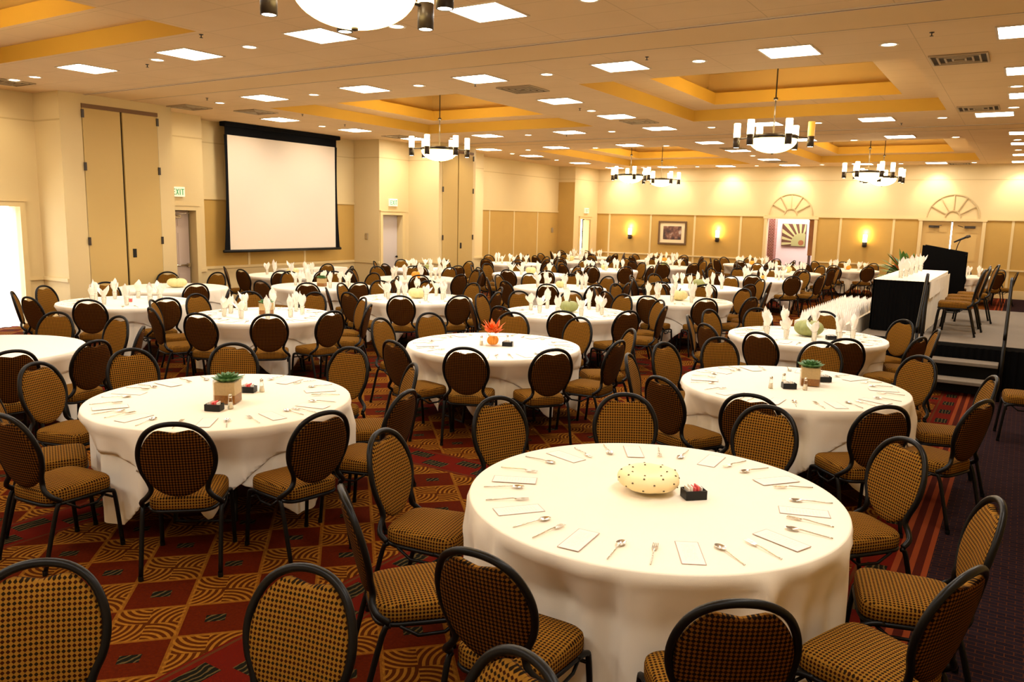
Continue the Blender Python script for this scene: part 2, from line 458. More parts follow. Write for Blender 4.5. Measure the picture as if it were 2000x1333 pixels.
class Proto:
    """first use moves the original, later uses copy it"""
    def __init__(s, root): s.root = root; s.used = False; register(root)
    def put(s, loc, rz=0, label=None, group=None):
        if not s.used:
            s.used = True; r = s.root; r.location = loc; r.rotation_euler = (0, 0, rz)
            if label: r['label'] = label
            if group: r['group'] = group
            return r
        return dup(s.root, loc, rz, label, group)
def struct(o): o['kind'] = 'structure'; return o
rnd = random.Random(5)

# ================================================================== ROOM
ZC = 4.08
XR, YB, YF = 1.4, -2.2, 28.9
# floor
f = MB(); f.quad((-16.4, YB, 0), (XR, YB, 0), (XR, YF, 0), (-16.4, YF, 0), 'carpet'); struct(f.obj('floor'))

# left wall plan (x, y), going away from the camera
PL = [(-14.8, YB), (-14.8, 7.62), (-13.98, 7.62), (-13.98, 9.75), (-14.7, 9.75), (-14.7, 10.95), (-15.35, 10.95), (-15.35, 16.15),
      (-14.45, 16.15), (-14.45, 17.35), (-13.4, 17.35), (-13.4, 19.05), (-14.4, 19.05), (-14.4, 20.9), (-15.1, 20.9), (-15.1, 26.95), (-14.4, 26.95), (-14.4, YF)]
FAB = {6: 1, 7: 0, 14: 1, 15: 2}          # segments with fabric panels
HOLES = {0: (5.9, 7.27, 0, 2.13), 2: (8.0, 9.45, 0, 3.92), 4: (10.03, 10.72, 0, 2.13), 8: (16.26, 17.06, 0, 2.13), 10: (17.5, 18.93, 0, 3.92), 16: (27.45, 28.3, 0, 2.13)}
wl = MB()
def vquad(mb, p, q, z0, z1, mt): mb.quad((p[0], p[1], z0), (q[0], q[1], z0), (q[0], q[1], z1), (p[0], p[1], z1), mt)
for i in range(len(PL) - 1):
    p, q = PL[i], PL[i + 1]
    zs = [(0, ZC, 'cream')]
    if i == 6: zs = [(0, .87, 'cream'), (.87, 2.4, 'tan_fabric'), (2.4, ZC, 'cream')]
    if i == 14: zs = [(0, 2.4, 'tan_fabric'), (2.4, ZC, 'cream')]
    if i == 15: zs = [(0, 3.5, 'tan_fabric'), (3.5, ZC, 'cream')]
    if i in HOLES:
        y0, y1, _, z1 = HOLES[i]
        vquad(wl, p, (p[0], y0), 0, ZC, 'cream'); vquad(wl, (p[0], y1), q, 0, ZC, 'cream'); vquad(wl, (p[0], y0), (p[0], y1), z1, ZC, 'cream')
        if i == 0: dpt = .35
        elif i in (2, 10): dpt = .06
        elif i == 4: dpt = .3
        else: dpt = .25
        if i in (2, 10): continue
        X = p[0]; rev = 'cream'
        vquad(wl, (X, y0), (X - dpt, y0), 0, z1, rev); vquad(wl, (X, y1), (X - dpt, y1), 0, z1, rev)
        wl.quad((X, y0, z1), (X, y1, z1), (X - dpt, y1, z1), (X - dpt, y0, z1), rev)
        if i == 4: vquad(wl, (X - dpt, y0 - .1), (X - dpt, y1 + .1), 0, z1 + .1, 'door_grey')
    else:
        for z0, z1, mt in zs: vquad(wl, p, q, z0, z1, mt)
struct(wl.obj('wall_left'))

# far wall with the arched doorway and the double door
wf = MB()
D1 = (-7.72, -6.12, 2.3); D2 = (-2.80, -1.14, 2.33)
xs = [-14.4, D1[0], D1[1], D2[0], D2[1], XR]
for a, b_ in ((xs[0], xs[1]), (xs[2], xs[3]), (xs[4], xs[5])):
    wf.quad((a, YF, 0), (b_, YF, 0), (b_, YF, 2.4), (a, YF, 2.4), 'tan_fabric')
wf.quad((xs[0], YF, 2.4), (XR, YF, 2.4), (XR, YF, ZC), (xs[0], YF, ZC), 'cream')
for a, b_, z in (D1, D2): wf.quad((a, YF, z), (b_, YF, z), (b_, YF, 2.4), (a, YF, 2.4), 'cream')
for a, b_, z in (D1, D2):
    for xx in (a, b_): wf.quad((xx, YF, 0), (xx, YF + .18, 0), (xx, YF + .18, z), (xx, YF, z), 'cream')
    wf.quad((a, YF, z), (b_, YF, z), (b_, YF + .18, z), (a, YF + .18, z), 'cream')
struct(wf.obj('wall_far'))
wr = MB(); wr.quad((XR, YB, 0), (XR, YF, 0), (XR, YF, 2.4), (XR, YB, 2.4), 'tan_fabric'); wr.quad((XR, YB, 2.4), (XR, YF, 2.4), (XR, YF, ZC), (XR, YB, ZC), 'cream'); struct(wr.obj('wall_right'))
wb = MB(); wb.quad((-14.8, YB, 0), (XR, YB, 0), (XR, YB, ZC), (-14.8, YB, ZC), 'cream'); struct(wb.obj('wall_back'))

# hallway beyond the arched doorway
hw = MB()
hw.quad((-9.2, 31.4, 0), (-4.5, 31.4, 0), (-4.5, 31.4, 3), (-9.2, 31.4, 3), 'hall_wall')
hw.quad((-9.2, YF + .18, 0), (-9.2, 31.4, 0), (-9.2, 31.4, 3), (-9.2, YF + .18, 3), 'hall_wall')
hw.quad((-4.5, YF + .18, 0), (-4.5, 31.4, 0), (-4.5, 31.4, 3), (-4.5, YF + .18, 3), 'hall_wall')
hw.quad((-9.2, YF + .18, 3), (-4.5, YF + .18, 3), (-4.5, 31.4, 3), (-9.2, 31.4, 3), 'hall_wall')
struct(hw.obj('wall_hallway'))
hf = MB(); hf.quad((-9.2, YF, -.005), (-4.5, YF, -.005), (-4.5, 31.4, -.005), (-9.2, 31.4, -.005), 'floor_dark'); o = hf.obj('floor'); struct(o)
hb = MB(); hb.box(-7.95, 30.0, 0, -7.72, 30.35, 2.9, 'brick'); tag(hb.obj('brick_pillar'), 'red brick pillar inside the bright arched doorway', 'pillar')
hc = MB(); hc.box(-6.38, 29.35, 1.05, -6.0, 29.65, 2.28, 'wood'); hc.box(-6.40, 29.33, 2.28, -5.98, 29.67, 2.32, 'frame_wood'); hc.box(-6.36, 29.36, 0, -6.32, 29.64, 1.05, 'frame_wood'); hc.box(-6.06, 29.36, 0, -6.02, 29.64, 1.05, 'frame_wood')
tag(hc.obj('wooden_cabinet'), 'tall brown wooden cabinet at right inside the bright arched doorway', 'cabinet')
art = empty('canvas_picture', (-7.35, 31.36, 1.72), 0, 'square canvas of dark rays on the pale wall beyond the arched doorway', 'picture')
a1 = MB(); a1.box(-.44, -.03, -.42, .44, .03, .42, 'frame_wood'); a1.obj('stretcher_frame', art)
a2 = MB(); a2.box(-.43, -.036, -.41, .43, -.031, .41, 'sunray'); a2.obj('canvas', art)
hl = bpy.data.lights.new('hall_ceiling_light', 'AREA'); hl.energy = 110; hl.size = 1.6; hl.color = (1, .93, .9)
ho = bpy.data.objects.new('hall_ceiling_light', hl); COL.objects.link(ho); ho.location = (-7.2, 30.2, 2.95)

# ceiling with six coffers
COFX = (-10.12, -3.52)
COFY = ((1.0, 5.88), (10.7, 15.55), (20.5, 27.2))
HX = 2.2
xr = [-16.4]
for c in COFX: xr += [c - HX, c + HX]
xr.append(XR)
yr = [YB]
for a, b_ in COFY: yr += [a, b_]
yr.append(YF)
cm = MB()
for i in range(len(xr) - 1):
    for j in range(len(yr) - 1):
        if i % 2 == 1 and j % 2 == 1: continue
        cm.quad((xr[i], yr[j], ZC), (xr[i + 1], yr[j], ZC), (xr[i + 1], yr[j + 1], ZC), (xr[i], yr[j + 1], ZC), 'ceiling')
ZL, ZI, ZT = 4.29, 4.50, 4.88
INS = .62; OUTB = .22
def ringwall(mb, x0, x1, y0, y1, z0, z1, mt):
    for p, q in (((x0, y0), (x1, y0)), ((x1, y0), (x1, y1)), ((x1, y1), (x0, y1)), ((x0, y1), (x0, y0))): vquad(mb, p, q, z0, z1, mt)
def ringflat(mb, o, i, z, mt):
    X0, X1, Y0, Y1 = o; x0, x1, y0, y1 = i
    mb.quad((X0, Y0, z), (X1, Y0, z), (x1, y0, z), (x0, y0, z), mt); mb.quad((X1, Y0, z), (X1, Y1, z), (x1, y1, z), (x1, y0, z), mt)
    mb.quad((X1, Y1, z), (X0, Y1, z), (x0, y1, z), (x1, y1, z), mt); mb.quad((X0, Y1, z), (X0, Y0, z), (x0, y0, z), (x0, y1, z), mt)
for cx in COFX:
    for y0, y1 in COFY:
        X0, X1 = cx - HX, cx + HX
        x0, x1, a, b_ = X0 + INS, X1 - INS, y0 + INS, y1 - INS
        ringwall(cm, X0, X1, y0, y1, ZC, ZL, 'gold')
        ringflat(cm, (X0, X1, y0, y1), (x0, x1, a, b_), ZL, 'ceiling')
        ringwall(cm, x0, x1, a, b_, ZL, ZI, 'gold')
        ringflat(cm, (x0 - OUTB, x1 + OUTB, a - OUTB, b_ + OUTB), (x0, x1, a, b_), ZI, 'gold')
        ringwall(cm, x0 - OUTB, x1 + OUTB, a - OUTB, b_ + OUTB, ZI, ZT, 'coffer_top')
        cm.quad((x0 - OUTB, a - OUTB, ZT), (x1 + OUTB, a - OUTB, ZT), (x1 + OUTB, b_ + OUTB, ZT), (x0 - OUTB, b_ + OUTB, ZT), 'coffer_top')
struct(cm.obj('ceiling'))

# partition tracks in the ceiling
tk = MB()
for yy in (8.08, 17.95):
    tk.box(-13.98, yy - .03, ZC - .012, XR, yy + .03, ZC, 'metal_frame'); tk.box(-13.98, yy - .008, ZC - .014, XR, yy + .008, ZC - .01, 'brown_header')
    tk.box(-13.98, yy + .83, ZC - .004, XR, yy + .845, ZC, 'vent_metal')
struct(tk.obj('trim_1'))

# wall trim
def run_segments(i0=None):
    return [(PL[i], PL[i + 1], i) for i in range(len(PL) - 1)]
def rail(mb, p, q, z0, z1, proud, mt):
    """a moulding standing proud of the wall segment p-q, into the room"""
    dx, dy = q[0] - p[0], q[1] - p[1]; L = hypot(dx, dy); nx, ny = dy / L, -dx / L
    e = proud if abs(dx) < .01 else 0
    a = (p[0], p[1]); b_ = (q[0], q[1]); c = (q[0] + nx * proud, q[1] + ny * proud); d = (p[0] + nx * proud, p[1] + ny * proud)
    mb.prism([a, b_, c, d], 'z', z0, z1, mt)
cr, br_, gr, sm = MB(), MB(), MB(), MB()
for p, q, i in run_segments():
    if i in (2, 10, 3, 11): continue
    parts = [(p, q)]
    if i in HOLES:
        y0, y1 = HOLES[i][:2]
        parts = [(p, (p[0], y0 - .09)), ((p[0], y1 + .09), q)]
    for a, b_ in parts:
        if b_[1] - a[1] < .03 and abs(b_[0] - a[0]) < .03: continue
        if i < 14: rail(cr, a, b_, .84, .90, .03, 'trim')
        rail(br_, a, b_, 0, .2, .02, 'trim')
    rail(gr, p, q, 3.60, 3.625, .006, 'groove')
    if i == 6: rail(cr, p, (q[0], q[1]), 2.38, 2.44, .025, 'trim')
    if i == 14: rail(cr, p, q, 2.36, 2.42, .025, 'trim')
for yy in (12.61, 14.35): rail(sm, (-15.35, yy - .03), (-15.35, yy + .03), .9, 2.38, .012, 'trim')
for yy in (22.3, 23.83, 25.44): rail(sm, (-15.1, yy - .03), (-15.1, yy + .03), .2, 2.36, .012, 'trim')
def frail(mb, x0, x1, z0, z1, proud, mt): mb.box(x0, YF - proud, z0, x1, YF, z1, mt)
for a, b_ in ((-14.4, D1[0] - .09), (D1[1] + .09, D2[0] - .09), (D2[1] + .09, XR)):
    frail(cr, a, b_, 2.37, 2.43, .03, 'trim'); frail(cr, a, b_, .84, .89, .03, 'trim'); frail(br_, a, b_, 0, .26, .02, 'trim')
frail(gr, -14.4, XR, 3.60, 3.625, .006, 'groove')
for xx in (-13.85, -12.11, -10.37, -8.65, -5.27, -3.64, -.33): frail(sm, xx - .035, xx + .035, .26, 2.37, .012, 'trim')
cr.box(XR - .03, YB, .84, XR, YF, .89, 'trim'); cr.box(XR - .03, YB, 2.37, XR, YF, 2.43, 'trim'); br_.box(XR - .02, YB, 0, XR, YF, .22, 'trim')
struct(cr.obj('trim_2')); struct(br_.obj('baseboard_left')); struct(gr.obj('trim_3')); struct(sm.obj('trim_4'))

# door casings (left wall) and far wall
def casing_x(mb, X, y0, y1, z, w=.09, d=.035):
    mb.box(X, y0 - w, 0, X + d, y0, z + w, 'trim'); mb.box(X, y1, 0, X + d, y1 + w, z + w, 'trim'); mb.box(X, y0, z, X + d, y1, z + w, 'trim')
    mb.box(X, y0 - w - .02, z + w, X + d + .015, y1 + w + .02, z + w + .03, 'trim')
cs = MB()
for i in (0, 4, 8, 16):
    y0, y1, _, z = HOLES[i]; casing_x(cs, PL[i][0], y0, y1, z)
for a, b_, z in (D1, D2):
    cs.box(a - .1, YF - .04, 0, a, YF, z, 'trim'); cs.box(b_, YF - .04, 0, b_ + .1, YF, z, 'trim'); cs.box(a - .13, YF - .05, z, b_ + .13, YF, z + .09, 'trim')
struct(cs.obj('trim_5'))

# sunburst fans over the two far doors
for cx, rad, n in ((-6.93, .74, 1), (-1.97, .74, 2)):
    fn = MB(); zb = 2.44
    def arc(R0, R1, t0, t1, mt='groove', d=.03, seg=24):
        vs = []; fs = []
        for k in range(seg + 1):
            t_ = t0 + (t1 - t0) * k / seg
            for R in (R0, R1):
                for y_ in (YF - d, YF): vs.append((cx + R * cos(t_), y_, zb + R * sin(t_)))
        for k in range(seg):
            a = k * 4; fs += [(a, a + 2, a + 6, a + 4), (a, a + 4, a + 5, a + 1), (a + 2, a + 3, a + 7, a + 6)]
        fn.add(vs, fs, mt)
    arc(rad - .035, rad, 0, pi)
    for k in range(1, 6):
        t_ = pi * k / 6; c_, s_ = cos(t_), sin(t_)
        for e in (-.02, .02):
            pass
        px, pz = -s_ * .015, c_ * .015
        a = (cx + .24 * c_, zb + .24 * s_); b_ = (cx + (rad - .03) * c_, zb + (rad - .03) * s_)
        fn.prism([(a[0] - px, a[1] - pz), (a[0] + px, a[1] + pz), (b_[0] + px, b_[1] + pz), (b_[0] - px, b_[1] - pz)], 'y', YF - .03, YF, 'groove')
    arc(.20, .235, 0, pi, 'groove', .03, 12)
    struct(fn.obj('trim_%d' % (5 + n)))

# ------------------------------------------------------------------ doors
# bright curtained doorway, far left edge
sk = MB(); sk.quad((-15.6, 5.0, -.1), (-15.6, 7.9, -.1), (-15.6, 7.9, 2.6), (-15.6, 5.0, 2.6), 'daylight'); struct(sk.obj('window_1'))
cu = MB(); n = 60; vs = []; fs = []
for k in range(n + 1):
    y_ = 5.92 + 1.32 * k / n; xo = -14.95 + .03 * sin(k * .9) + .012 * sin(k * 2.3)
    vs += [(xo, y_, .03), (xo * 1 + .01 * sin(k), y_, 2.1)]
for k in range(n): fs.append((2 * k, 2 * k + 2, 2 * k + 3, 2 * k + 1))
cu.add(vs, fs, 'curtain', True); tag(cu.obj('sheer_curtain'), 'bright white sheer curtain filling the doorway at the left edge', 'curtain')
# daylight doorway at the far left corner
sk = MB(); sk.quad((-14.9, 27.1, -.1), (-14.9, 28.6, -.1), (-14.9, 28.6, 2.5), (-14.9, 27.1, 2.5), 'daylight'); struct(sk.obj('window_2'))
dr = MB(); dr.box(-14.66, 28.22, .01, -14.4, 28.27, 2.1, 'door_tan'); o = dr.obj('door_3'); struct(o)

def panel_door(name, w, h, mt, parent=None):
    """six-panel door leaf in the local x-z plane, hinge at x=0"""
    d = MB(); d.box(0, -.02, 0, w, .02, h, mt)
    for (x0, x1) in ((.11 * w, .46 * w), (.54 * w, .89 * w)):
        for (z0, z1) in ((.08 * h, .40 * h), (.46 * h, .80 * h), (.84 * h, .95 * h)):
            for y_ in (-.02, .02):
                s_ = -1 if y_ < 0 else 1
                d.box(x0, y_, z0, x1, y_ + s_ * .004, z1, mt)
                d.box(x0 + .03, y_ + s_ * .004, z0 + .03, x1 - .03, y_ + s_ * .012, z1 - .03, mt)
    return d
d1 = panel_door('door_1', .64, 2.1, 'door_grey').obj('door_1', None, (-14.90, 10.68, .01), radians(-90)); struct(d1)
pb = MB(); pb.tube([(.06, .07, .98), (.58, .07, .98)], .018, 'steel'); pb.box(.02, .02, .94, .08, .08, 1.02, 'steel'); pb.box(.55, .02, .94, .62, .08, 1.02, 'steel'); pb.obj('push_bar', d1)
pc = MB(); pc.box(.2, .02, 1.96, .5, .07, 2.02, 'steel'); pc.tube([(.22, .06, 1.99), (.45, .16, 2.04), (.1, .2, 2.06)], .01, 'steel', 6); pc.obj('door_closer', d1)
d2 = MB(); d2.box(-14.66, 16.27, .01, -14.61, 17.05, 2.12, 'door_lilac'); o = d2.obj('door_2'); struct(o)
kn = MB(); kn.lathe([(0, 0), (.012, 0), (.012, .03), (.03, .035), (.033, .055), (.02, .07), (0, .072)], 'black', 12); k = kn.obj('door_knob', o, (-14.60, 16.97, 1.0)); k.rotation_euler = (0, pi / 2, 0)
# double door closed under the second fan
for s_, nm in ((0, 'door_4'), (1, 'door_5')):
    w = (D2[1] - D2[0]) / 2 - .02
    d = panel_door(nm, w, 2.328, 'door_tan').obj(nm, None, (D2[0] if s_ == 0 else D2[1] - w, YF + .06, 0)); struct(d)
    c = MB(); c.box(.18 if s_ == 0 else w - .48, -.08, 2.12, .48 if s_ == 0 else w - .18, -.02, 2.19, 'bronze'); c.tube([(.3, -.06, 2.15), (.55 if s_ == 0 else .15, -.16, 2.2)], .01, 'bronze', 6); c.obj('door_closer', d)
gp = MB(); gp.quad((-2.15, YF + .3, 0), (-1.8, YF + .3, 0), (-1.8, YF + .3, 2.3), (-2.15, YF + .3, 2.3), 'daylight'); struct(gp.obj('window_3'))

# pocket-partition closets
def pocket(X, y0, y1, label, zt=3.92):
    r = empty('partition_closet_door', (X, (y0 + y1) / 2, 0), 0, label, 'closet door')
    h = (y1 - y0) / 2
    g = MB(); g.quad((-.04, -h, 0), (-.04, h, 0), (-.04, h, zt), (-.04, -h, zt), 'dark_gap'); g.obj('dark_gap', r)
    for s_ in (-1, 1):
        d = MB(); ya, yb = (-h + .012, -.02) if s_ < 0 else (.02, h - .012)
        d.bbox(-.03, ya, .02, .012, yb, zt - .07, 'pocket', .004); lf = d.obj('door_leaf', r)
        yh = -h + .012 if s_ < 0 else h - .012
        for z in (.35, 1.55, 2.85, 3.75):
            hg = MB(); hg.box(.008, yh - .022, z - .07, .03, yh + .022, z + .07, 'bronze'); hg.obj('hinge', lf)
    hd = MB(); hd.box(-.03, -h, zt - .07, .02, h, zt, 'brown_header'); hd.obj('header', r)
    pl = MB(); pl.box(.012, .10, 1.24, .022, .17, 1.40, 'black'); pl.obj('latch_plate', r)
    return r
pocket(-13.98, 8.0, 9.45, 'tall tan double closet doors left of the first exit door')
pocket(-13.4, 17.5, 18.93, 'tall beige double closet doors behind the leftmost far chandelier')

# ------------------------------------------------------------------ projection screen
ps = empty('projection_screen', (-15.05, 13.5, 0), 0, 'large white projection screen with black borders on left wall', 'projection screen')
w0, w1 = -1.64, 1.64; zb, zt = 1.27, 3.80
a = MB(); a.box(-.004, w0, zb, .004, w1, zt, 'screen'); a.obj('screen_fabric', ps)
bd = MB(); bd.box(-.003, w0 - .06, zt, .003, w1 + .06, 4.0, 'black_border')
for s_ in (-1, 1):
    poly = []
    n = 16
    for k in range(n + 1):
        t_ = k / n; z = zb + (zt - zb) * t_
        ww = .05 + .10 * (1 - t_) ** 2.5 + .03 * t_ ** 3
        poly.append((z, ww))
    vs = []; fs = []
    for z, ww in poly:
        vs += [(-.003, s_ * w1, z), (-.003, s_ * (w1 + ww), z), (.003, s_ * (w1 + ww), z), (.003, s_ * w1, z)]
    for k in range(n):
        a_ = 4 * k
        for e in range(4): fs.append((a_ + e, a_ + (e + 1) % 4, a_ + 4 + (e + 1) % 4, a_ + 4 + e))
    bd.add(vs, fs, 'black_border')
bd.obj('black_border', ps)
bb = MB(); bb.tube([(0, w0 - .18, zb - .03), (0, w1 + .18, zb - .03)], .035, 'black', 10); bb.obj('bottom_bar', ps)
tb = MB(); tb.bbox(-.1, w0 - .12, 3.98, .1, w1 + .12, ZC - .004, 'black_border', .01); tb.obj('roller_housing', ps)

# ------------------------------------------------------------------ exit signs
def letter(mb, ch, y0, z0, w, h, st, x):
    B = lambda a, b_, c, d: mb.box(x, y0 + a * w, z0 + b_ * h, x + .004, y0 + c * w, z0 + d * h, 'exit_green')
    q = st / w; s_ = st / h
    if ch == 'E': B(0, 0, q, 1); B(q, 0, 1, s_); B(q, 1 - s_, 1, 1); B(q, .5 - s_ / 2, .85, .5 + s_ / 2)
    if ch == 'I': B(.5 - q / 2, 0, .5 + q / 2, 1)
    if ch == 'T': B(.5 - q / 2, 0, .5 + q / 2, 1 - s_); B(0, 1 - s_, 1, 1)
    if ch == 'X':
        for f_ in (0, 1):
            a, b_ = (0, 1) if f_ == 0 else (1, 0)
            ya, yb = y0 + a * (w - st), y0 + b_ * (w - st)
            mb.prism([(ya, z0), (ya + st, z0), (yb + st, z0 + h), (yb, z0 + h)], 'x', x, x + .004 + .0005 * f_, 'exit_green')
def exit_sign(x, y, z, label):
    r = empty('exit_sign', (x, y, z), 0, label, 'exit sign')
    b_ = MB(); b_.bbox(0, -.16, -.1, .06, .16, .1, 'exit_body', .006); b_.obj('sign_housing', r)
    l = MB(); yy = -.13
    for ch, w in (('E', .065), ('X', .07), ('I', .03), ('T', .065)):
        letter(l, ch, yy, -.06, w, .12, .017, .0602); yy += w + .012
    l.obj('exit_lettering', r)
exit_sign(-14.7, 10.30, 2.50, 'white exit sign with green letters above the open panelled door')
exit_sign(-14.45, 16.66, 2.46, 'white exit sign above the pale lilac door')
exit_sign(-14.4, 27.9, 2.46, 'small exit sign above the daylit doorway in the far corner')

# ------------------------------------------------------------------ wall things on the far wall
def sconce(x, lab):
    r = empty('wall_sconce', (x, YF, 1.42), 0, lab, 'wall lamp')
    b_ = MB(); b_.lathe([(0, 0), (.045, 0), (.075, .02), (.075, .16), (.06, .17), (0, .17)], 'bronze', 16, (0, -.09, 0)); b_.obj('cup', r)
    g = MB(); g.lathe([(.06, .17), (.066, .2), (.066, .40), (.055, .42), (0, .42)], 'sconce_glass', 16, (0, -.09, 0)); g.obj('glass_shade', r)
    p = MB(); p.box(-.05, -.02, .03, .05, 0, .14, 'bronze'); p.obj('back_plate', r)
    L = bpy.data.lights.new('sconce_bulb', 'POINT'); L.energy = 9; L.color = (1, .72, .32); L.shadow_soft_size = .05
    lo = bpy.data.objects.new('sconce_bulb', L); COL.objects.link(lo); lo.parent = r; lo.location = (0, -.09, .5)
sconce(-12.92, 'glowing wall sconce left of the framed landscape')
sconce(-9.46, 'glowing wall sconce right of the framed landscape')
sconce(-4.46, 'glowing wall sconce between the two fan-topped doors')
pf = empty('framed_picture', (-11.22, YF, 1.70), 0, 'landscape print in a brown wooden frame on the far wall', 'picture')
a = MB()
for (x0, z0, x1, z1) in ((-.56, -.44, .56, -.37), (-.56, .37, .56, .44), (-.56, -.37, -.49, .37), (.49, -.37, .56, .37)): a.bbox(x0, -.05, z0, x1, 0, z1, 'frame_wood', .008)
a.obj('frame', pf)
a = MB(); a.box(-.49, -.025, -.37, .49, -.005, .37, 'mat_board'); a.obj('mat_board', pf)
a = MB(); a.box(-.36, -.028, -.25, .36, -.0255, .25, 'landscape'); a.obj('print', pf)
for x, y, z, lab in ((-15.1, 26.53, 1.7, 'small thermostat on the tan wall of the far left niche'), (-14.9, 16.13, 1.55, 'small wall controls beside the projection screen')):
    a = MB()
    if x == -15.1: a.bbox(x, y - .06, z - .09, x + .03, y + .06, z + .09, 'plate_metal', .005)
    else: a.bbox(x - .05, y - .01, z - .08, x + .05, y + .02, z + .08, 'plate_metal', .005)
    tag(a.obj('thermostat'), lab, 'thermostat')

# ------------------------------------------------------------------ ceiling lights
def proto_troffer(w, l):
    r = empty('ceiling_light_panel', (0, 0, ZC))
    r['category'] = 'ceiling light'
    fm = MB(); e = .022
    for (x0, y0, x1, y1) in ((-w, -l, w, -l + e), (-w, l - e, w, l), (-w, -l + e, -w + e, l - e), (w - e, -l + e, w, l - e)): fm.box(x0, y0, -.012, x1, y1, .0, 'metal_frame')
    fm.obj('frame', r)
    d = MB(); d.quad((-w + e, l - e, -.006), (w - e, l - e, -.006), (w - e, -l + e, -.006), (-w + e, -l + e, -.006), 'white_light'); d.obj('diffuser', r)
    return Proto(r)
TR = proto_troffer(.3, .3)
ORD = ['first', 'second', 'third', 'fourth', 'fifth', 'sixth', 'seventh', 'eighth', 'ninth', 'tenth', 'eleventh', 'twelfth', 'thirteenth', 'fourteenth', 'fifteenth', 'sixteenth', 'seventeenth', 'eighteenth', 'nineteenth', 'twentieth', 'twenty-first', 'twenty-second', 'twenty-third', 'twenty-fourth']
rowsP = [(-.1, [-11.3, -9.0, -6.8, -4.6, -2.4, -.2]), (2.3, [-13.5, -6.8, -.15]), (4.5, [-13.5, -6.8, -.15]), (6.65, [-11.4, -9.1, -6.8, -4.57, -2.4]), (9.7, [-11.28, -8.97, -6.77, -4.58, -2.47, -.15]), (12.05, [-13.55, -6.77, -.12]), (14.25, [-13.5, -6.77, -.12]),
         (16.4, [-13.45, -11.2, -8.95, -6.77, -4.55, -2.52, -.65]), (19.7, [-13.4, -11.15, -8.95, -6.8, -4.6, -2.52, -.2]), (22.1, [-13.4, -6.82, -.2]), (25.4, [-13.4, -6.86, -.2]),
         (28.0, [-13.3, -11.2, -9.05, -6.87, -4.6, -2.5, -.25])]
for ri, (y, xs_) in enumerate(rowsP):
    for ci, x in enumerate(xs_):
        TR.put((x, y, ZC), 0, 'square ceiling light panel, %s row away from camera, %s from left' % (ORD[ri], ORD[ci]))
        
def add_spot(parent, loc, energy, size, blend, aim=None, col=(1, .90, .72), name='downlight_lamp', soft=.05):
    L = bpy.data.lights.new(name, 'SPOT'); L.energy = energy; L.spot_size = radians(size); L.spot_blend = blend; L.color = col; L.shadow_soft_size = soft
    lo = bpy.data.objects.new(name, L); COL.objects.link(lo); lo.location = loc
    if aim:
        d = Vector(aim) - Vector(loc); lo.rotation_euler = d.to_track_quat('-Z', 'Y').to_euler()
    return lo
def proto_can():
    r = empty('recessed_downlight', (0, 0, ZC)); r['category'] = 'ceiling light'
    t_ = MB(); t_.lathe([(.075, -.001), (.075, -.008), (.1, -.008), (.105, -.001)], 'metal_frame', 20); t_.obj('trim_ring', r)
    l = MB(); l.lathe([(0, -.005), (.076, -.003)], 'can_light', 20); l.obj('lamp_lens', r)
    return Proto(r)
CAN = proto_can()
rowsD = [(-.2, [-10.2, -8.0, -5.7, -3.5, -1.3]), (3.4, [-13.5, -6.8, -.2]), (6.7, [-13.5, -12.9, -9.85, -8.04, -5.75, -3.5]), (9.8, [-12.6, -10.2, -7.97, -5.73, -3.58, -1.45]), (13.35, [-13.65, -6.85, -.3]), (15.6, [-13.62, -.36]), (16.6, [-12.4, -10.17, -7.99, -5.71, -3.6, -1.46]),
         (20.2, [-12.37, -10.2, -8.14, -5.7, -3.55, -1.48]), (21.2, [-13.55, -.35]), (23.9, [-13.5, -6.93, -.35]), (28.1, [-12.2, -10.1, -8.0, -5.86, -3.5, -1.5])]
for ri, (y, xs_) in enumerate(rowsD):
    for ci, x in enumerate(xs_):
        CAN.put((x, y, ZC), 0, 'small round recessed downlight, %s row away from camera, %s from left' % (ORD[ri], ORD[ci]))
        if y < 28: add_spot(None, (x, y, ZC - .02), SPOT, 95, .6, (x, y, 0))
# wall washers: aimed at the far and left walls, each sits at one of the wall-side fixtures
for x in rowsP[-1][1]: add_spot(None, (x, 28.35, ZC - .03), WASH * .8, 84, .7, (x, YF, 2.95), (1, .86, .62), 'wall_washer_lamp', .06)
for x, y, ax in ((-13.5, 4.4, -14.8), (-13.5, 6.7, -14.8), (-13.4, 10.4, -14.7), (-13.55, 12.05, -15.35), (-13.5, 14.2, -15.35), (-13.45, 16.6, -14.45), (-12.4, 18.2, -13.4), (-13.4, 20.1, -14.4), (-13.4, 22.1, -15.1), (-13.4, 25.4, -15.1), (-13.3, 27.6, -14.4)):
    add_spot(None, (x, y, ZC - .03), WASH * .5, 92, .8, (ax, y, 2.6), (1, .83, .56), 'wall_washer_lamp', .06)
for y in (6.9,): add_spot(None, (-13.9, y - .9, ZC - .03), WASH * .3, 110, .6, (-14.4, 7.62, 2.2), (1, .83, .56), 'wall_washer_lamp', .06)
add_spot(None, (-13.4, 16.3, ZC - .03), WASH * .4, 110, .6, (-13.9, 17.35, 2.2), (1, .83, .56), 'wall_washer_lamp', .06)

